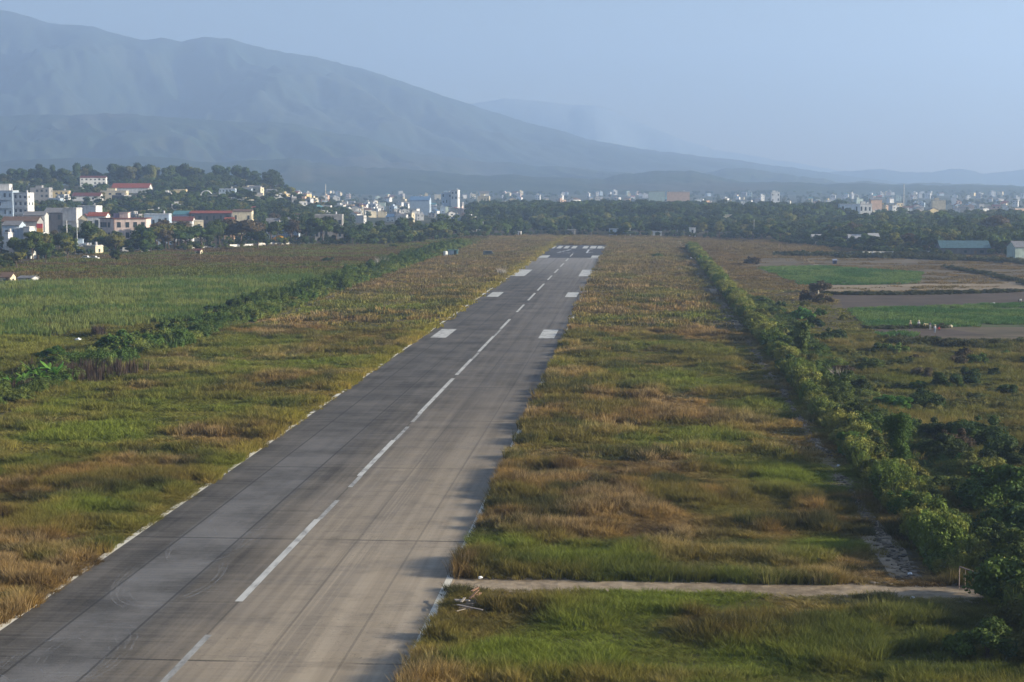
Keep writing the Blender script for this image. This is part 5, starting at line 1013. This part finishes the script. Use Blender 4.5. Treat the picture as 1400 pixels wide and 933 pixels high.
# ------------------------------------------------------------------ vehicles
def car(px, py, Y, col, lab, van=False, rot=0.0, cat='car'):
    serial(); x, z = XZ(px, py, Y); gz = float(T(x, Y)); t = thing('van' if van else 'car', lab, 'van' if van else cat, (x, Y, gz+.0), rot, 'vehicles on the village road'); L_, W, = (5.2, 1.9) if van else (4.3, 1.75); Hb, Ht = (1.15, 2.3) if van else (.85, 1.45)
    pm = paint(col, .08, .5, .35, 'car_paint'); side = [(-L_/2, .35), (L_/2, .35), (L_/2, Hb*.85), (L_/2-(.5 if van else 1.0), Hb)]+([(L_/2-1.0, Ht), (-L_/2+.1, Ht)] if van else [(L_/2-1.5, Ht), (-L_/2+1.0, Ht), (-L_/2+.4, Hb)])+[(-L_/2, Hb)]
    v = [(a, -W/2, b) for a, b in side]+[(a, W/2, b) for a, b in side]; n = len(side); f = [tuple(range(n)), tuple(range(n, 2*n))[::-1]]+[(i, i+n, (i+1) % n+n, (i+1) % n) for i in range(n)]
    ob('body', mesh_from('body', v, f, pm), t)
    for s_ in (-1, 1): MB().box(-L_*.28, L_*.22, s_*W/2-.02, s_*W/2+.02, Hb+.05, Ht-.12).build('side_window', glass(), t)
    for sx_ in (-1, 1):
        for s_ in (-1, 1): MB().tube([(sx_*L_*.31, s_*(W/2-.2), .33), (sx_*L_*.31, s_*(W/2+.02), .33)], .33, 12).build('wheel', paint((.03, .03, .03), name='rubber'), t)
        MB().box(sx_*L_/2-.02, sx_*L_/2+.02, -W*.42, -W*.2, .6, .78).build('headlight' if sx_ > 0 else 'tail_light', paint((.7, .7, .65) if sx_ > 0 else (.4, .03, .03), name='light'), t)
cars = [(175, 343, 822, (.75, .75, .73), 'white van parked in front of the rounded building', True), (190, 345, 815, (.7, .7, .7), 'white car right of the white van', False), (199, 342, 828, (.8, .8, .8), 'bright white car near the green tree by the rounded building', False), (129, 355.5, 735, (.75, .75, .75), 'white car half hidden in the weeds, left of two', False), (118, 356, 738, (.7, .7, .7), 'white low car half hidden in the weeds, leftmost', False), (668, 349, 790, (.55, .57, .57), 'dark vehicle with pale roof in the grass right of the teal shed', True)]
for i, (a, b, Y, c_, lab, vn) in enumerate(cars): car(a, b, Y, c_ if i < 5 else (.08, .10, .11), lab, vn, random.Random(i).uniform(-.2, .2))
# ------------------------------------------------------------------ people
def person_mesh(pose, shirt, legs, hat):
    J = {'stand': [(0, 0, .95), (0, 0, 1.15), (0, 0, 1.38), (0, 0, 1.52), (0, -.02, 1.62), (-.11, 0, .9), (-.13, .02, .5), (-.13, 0, .08), (-.13, -.14, .04), (.11, 0, .9), (.13, -.05, .5), (.14, .03, .08), (.14, -.11, .04), (-.2, 0, 1.36), (-.27, .02, 1.1), (-.25, -.12, .88), (-.25, -.18, .80), (.2, 0, 1.36), (.28, .02, 1.1), (.26, -.14, .9), (.26, -.2, .82)],
         'bend': [(0, .15, .9), (0, 0, 1.02), (0, -.25, 1.05), (0, -.38, 1.03), (0, -.47, 1.0), (-.12, .14, .86), (-.14, .02, .48), (-.14, .05, .08), (-.14, -.09, .04), (.12, .14, .86), (.15, .0, .48), (.15, .08, .08), (.15, -.06, .04), (-.19, -.24, 1.0), (-.22, -.35, .75), (-.18, -.42, .52), (-.17, -.44, .44), (.19, -.24, 1.0), (.22, -.38, .75), (.16, -.5, .52), (.14, -.53, .44)],
         'squat': [(0, .1, .3), (0, .02, .48), (0, -.1, .7), (0, -.16, .82), (0, -.2, .92), (-.13, .08, .28), (-.18, -.3, .42), (-.15, -.08, .08), (-.15, -.22, .04), (.13, .08, .28), (.18, -.3, .42), (.15, -.08, .08), (.15, -.22, .04), (-.2, -.08, .68), (-.25, -.25, .48), (-.16, -.44, .38), (-.14, -.5, .34), (.2, -.08, .68), (.25, -.25, .48), (.16, -.44, .38), (.14, -.5, .34)]}[pose]
    E = [(0, 1), (1, 2), (2, 3), (3, 4), (0, 5), (5, 6), (6, 7), (7, 8), (0, 9), (9, 10), (10, 11), (11, 12), (2, 13), (13, 14), (14, 15), (15, 16), (2, 17), (17, 18), (18, 19), (19, 20)]
    rad = [.14, .13, .16, .06, .11, .1, .07, .05, .045, .1, .07, .05, .045, .07, .05, .035, .035, .07, .05, .035, .035]
    me = bpy.data.meshes.new('person_body'); me.from_pydata(J, E, []); o = bpy.data.objects.new('tmp', me); SC.collection.objects.link(o); md = o.modifiers.new('s', 'SKIN'); 
    for i, sv in enumerate(me.skin_vertices[0].data): sv.radius = (rad[i], rad[i]*.85); sv.use_root = (i == 0)
    o.modifiers.new('u', 'SUBSURF').levels = 1; dg = bpy.context.evaluated_depsgraph_get(); m2 = bpy.data.meshes.new_from_object(o.evaluated_get(dg)); m2.name = 'person_body'; bpy.data.objects.remove(o)
    m2.materials.clear(); mats = [paint(shirt, .1, 3, name='cloth'), paint(legs, .1, 3, name='cloth'), paint((.38, .22, .15), .05, 3, name='skin')]
    for m_ in mats: m2.materials.append(m_)
    JJ = [Vector(j) for j in J]; part = [1, 0, 0, 2, 2, 1, 1, 1, 1, 1, 1, 1, 1, 0, 0, 2, 2, 0, 0, 2, 2]
    for p in m2.polygons:
        k = min(range(21), key=lambda i: (JJ[i]-p.center).length-rad[i]*.5); p.material_index = part[k]; p.use_smooth = True
    return m2, J[4]
def person(px, py, pose, shirt, legs, hat, lab, rot=0.0):
    serial(); x, y = G(px, py); me, hd = person_mesh(pose, shirt, legs, hat); o = ob('person', me, None, (x, y, 0.02), rot); tag(o, lab, 'person', 'people in the fields')
    if hat: MB().tube([(hd[0], hd[1], hd[2]+.04), (hd[0], hd[1]-.01, hd[2]+.24)], [.27, .015], 12).build('conical_hat', paint((.62, .52, .32), .08, 2, name='straw'), o)
    else: MB().tube([(hd[0], hd[1]+.02, hd[2]+.0), (hd[0], hd[1]+.02, hd[2]+.09), (hd[0], hd[1]+.02, hd[2]+.135)], [.118, .105, .03], 10).build('hair', paint((.02, .018, .015), name='hair'), o, True)
person(1244.5, 449.5, 'stand', (.62, .48, .28), (.10, .09, .12), True, 'leftmost field worker in a tan top standing at the crop edge'); person(1256, 449, 'stand', (.70, .70, .70), (.09, .10, .14), True, 'field worker in a white top, second from left'); person(1263.5, 449.3, 'bend', (.55, .50, .14), (.08, .08, .09), True, 'bending field worker in a yellow top'); person(1271.5, 451, 'stand', (.10, .10, .16), (.6, .6, .6), False, 'field worker with dark top and pale trousers in the middle'); person(1278, 455.5, 'stand', (.72, .72, .74), (.35, .45, .55), True, 'white dressed field worker nearest to us on the dark soil'); person(1283.5, 452.5, 'squat', (.55, .06, .06), (.12, .05, .05), False, 'crouching field worker in red, rightmost of the group')
person(1118.5, 406, 'stand', (.72, .70, .62), (.6, .58, .5), True, 'person in pale clothes standing alone by the brown bushes'); person(1395, 416.5, 'stand', (.7, .7, .7), (.1, .1, .1), False, 'person in a white top at the right edge above the green strip'); person(1392.4, 416.2, 'bend', (.06, .06, .07), (.08, .08, .08), False, 'dark dressed person bending at the right edge')
person(944.5, 356.5, 'stand', (.55, .55, .60), (.08, .08, .1), False, 'person in a pale top standing left at the far ditch crossing'); person(950.5, 357, 'stand', (.68, .70, .70), (.08, .1, .14), False, 'person in white standing right at the far ditch crossing'); person(947.6, 358.5, 'bend', (.08, .12, .2), (.08, .08, .1), False, 'dark dressed person bending at the far ditch crossing')
def sacks(px, py, col, lab, k=3):
    s = serial(); x, y = G(px, py); q = random.Random(s); bm = bmesh.new(); bmesh.ops.create_icosphere(bm, subdivisions=3, radius=.5)
    for v in bm.verts: v.co.x *= 1.4; v.co.z *= .7; v.co *= 1+.12*math.sin(v.co.x*7+k)+.08*math.cos(v.co.y*9); v.co.z += .3
    me = bpy.data.meshes.new('sack'); bm.to_mesh(me); bm.free(); me.materials.append(paint(col, .1, 3, name='sack')); o = ob('sack', me, None, (x, y, 0.01), q.uniform(-.5, .5)); tag(o, lab, 'sack')
sacks(1267.5, 446.6, (.50, .42, .22), 'yellowish sack lying between the field workers at the crop edge'); sacks(1298, 448.2, (.45, .42, .30), 'long pale sack right of the field workers', 5); sacks(1358, 417, (.5, .5, .5), 'white sack at the top edge of the near green strip', 7)
# ------------------------------------------------------------------ litter and debris
def debris(px, py, n, L_, col, lab, name='wood_debris', seed=0, z0=.35):
    s = serial(); x, y = G(px, py); q = random.Random(seed); t = thing(name, lab, 'debris', (x, y, 0))
    for k in range(n):
        a = q.uniform(0, 3.14); l = L_*q.uniform(.5, 1); m = MB().box(-l/2, l/2, -.09, .09, -.03, .03); o = m.build('plank', paint(col if k % 3 else (.40, .35, .28), .25, 3, name='wood'), t, loc=(q.uniform(-.7, .7), q.uniform(-1.2, 1.2), z0+.12*k), rot=(q.uniform(-.25, .25), q.uniform(-.25, .25), a))
    MB().box(-.5, .5, -.5, .5, 0, z0).build('rubble', paint((.25, .2, .15), .3, 2, name='earth'), t)
debris(647, 832, 6, 1.5, (.34, .20, .13), 'heap of broken reddish planks in the grass beside the runway', seed=2, z0=.55); debris(637, 837, 4, 2.2, (.30, .27, .25), 'grey broken boards left of the reddish plank heap', seed=4, z0=.4)
g = NG('litter_paper'); g.col((.72, .74, .76)); M_lit = g.m
for i, (px, py, lab) in enumerate(((1244, 788, 'white scrap on the dark soil near the ditch foot'), (1247, 821, 'white scrap at the lower edge of the path'), (1146, 639, 'small white scrap in the ditch'), (145, 463, 'white bundle beside the dry reed at the corn edge'), (107, 466, 'pale scraps heap on the left dirt strip'), (657, 794, 'pale stone at the start of the path'))):
    x, y = G(px, py); q = random.Random(i+60); bm = bmesh.new(); bmesh.ops.create_icosphere(bm, subdivisions=2, radius=.20 if i not in (3, 4) else .7)
    for v in bm.verts: v.co *= q.uniform(.6, 1.25); v.co.z *= .6; v.co.z += .15
    me = bpy.data.meshes.new('litter'); bm.to_mesh(me); bm.free(); me.materials.append(M_lit); serial(); tag(ob('litter', me, None, (x, y, .05 if i != 5 else .1)), lab, 'litter')
# loose stones in the ditch, the drain and along the path: uncountable
rr = np.random.RandomState(12); xs, ys_ = [], []
for Y0, Y1, n, fx, wd in ((133, 500, 2300, DX, .8), (200, 560, 2600, DRAIN, .7)):
    y = Y0+(Y1-Y0)*rr.rand(n)**1.3; k = fbm(y, 0*y, 9, 60, 3) > (.42 if fx is DRAIN else .3); y = y[k]; xs.append(fx(y)+rr.normal(size=len(y))*wd*.6); ys_.append(y)
n = 260; x = rr.uniform(C+15.5, 27, n); xs.append(x); ys_.append(GY(793)+np.abs(rr.normal(size=n))*.9-.3)
x = np.concatenate(xs); y = np.concatenate(ys_); n = len(x); st = []
for s in range(3):
    bm = bmesh.new(); bmesh.ops.create_icosphere(bm, subdivisions=1, radius=.5); q = random.Random(s)
    for v in bm.verts: v.co *= q.uniform(.6, 1.2); v.co.z *= .55
    me = bpy.data.meshes.new('stone'); bm.to_mesh(me); bm.free(); me.materials.append(M_inst); st.append(me)
sz = .18+.45*rr.rand(n)**2; cc = np.array((.20, .165, .125))[None]*(.4+1.1*rr.rand(n))[:, None]
scatter('loose_stones', 'loose stones and rubble lying in the ditch, drain and path edge', 'stones', np.stack([x, y, 0*x+.03], -1), np.stack([sz, sz*1.3, sz], -1), np.stack([0*x, 0*x, rr.rand(n)*6.28], -1), cc, rr.randint(0, 3, n), st)

flush()
for o in list(bpy.data.objects):
    if 'sn' in o: del o['sn']
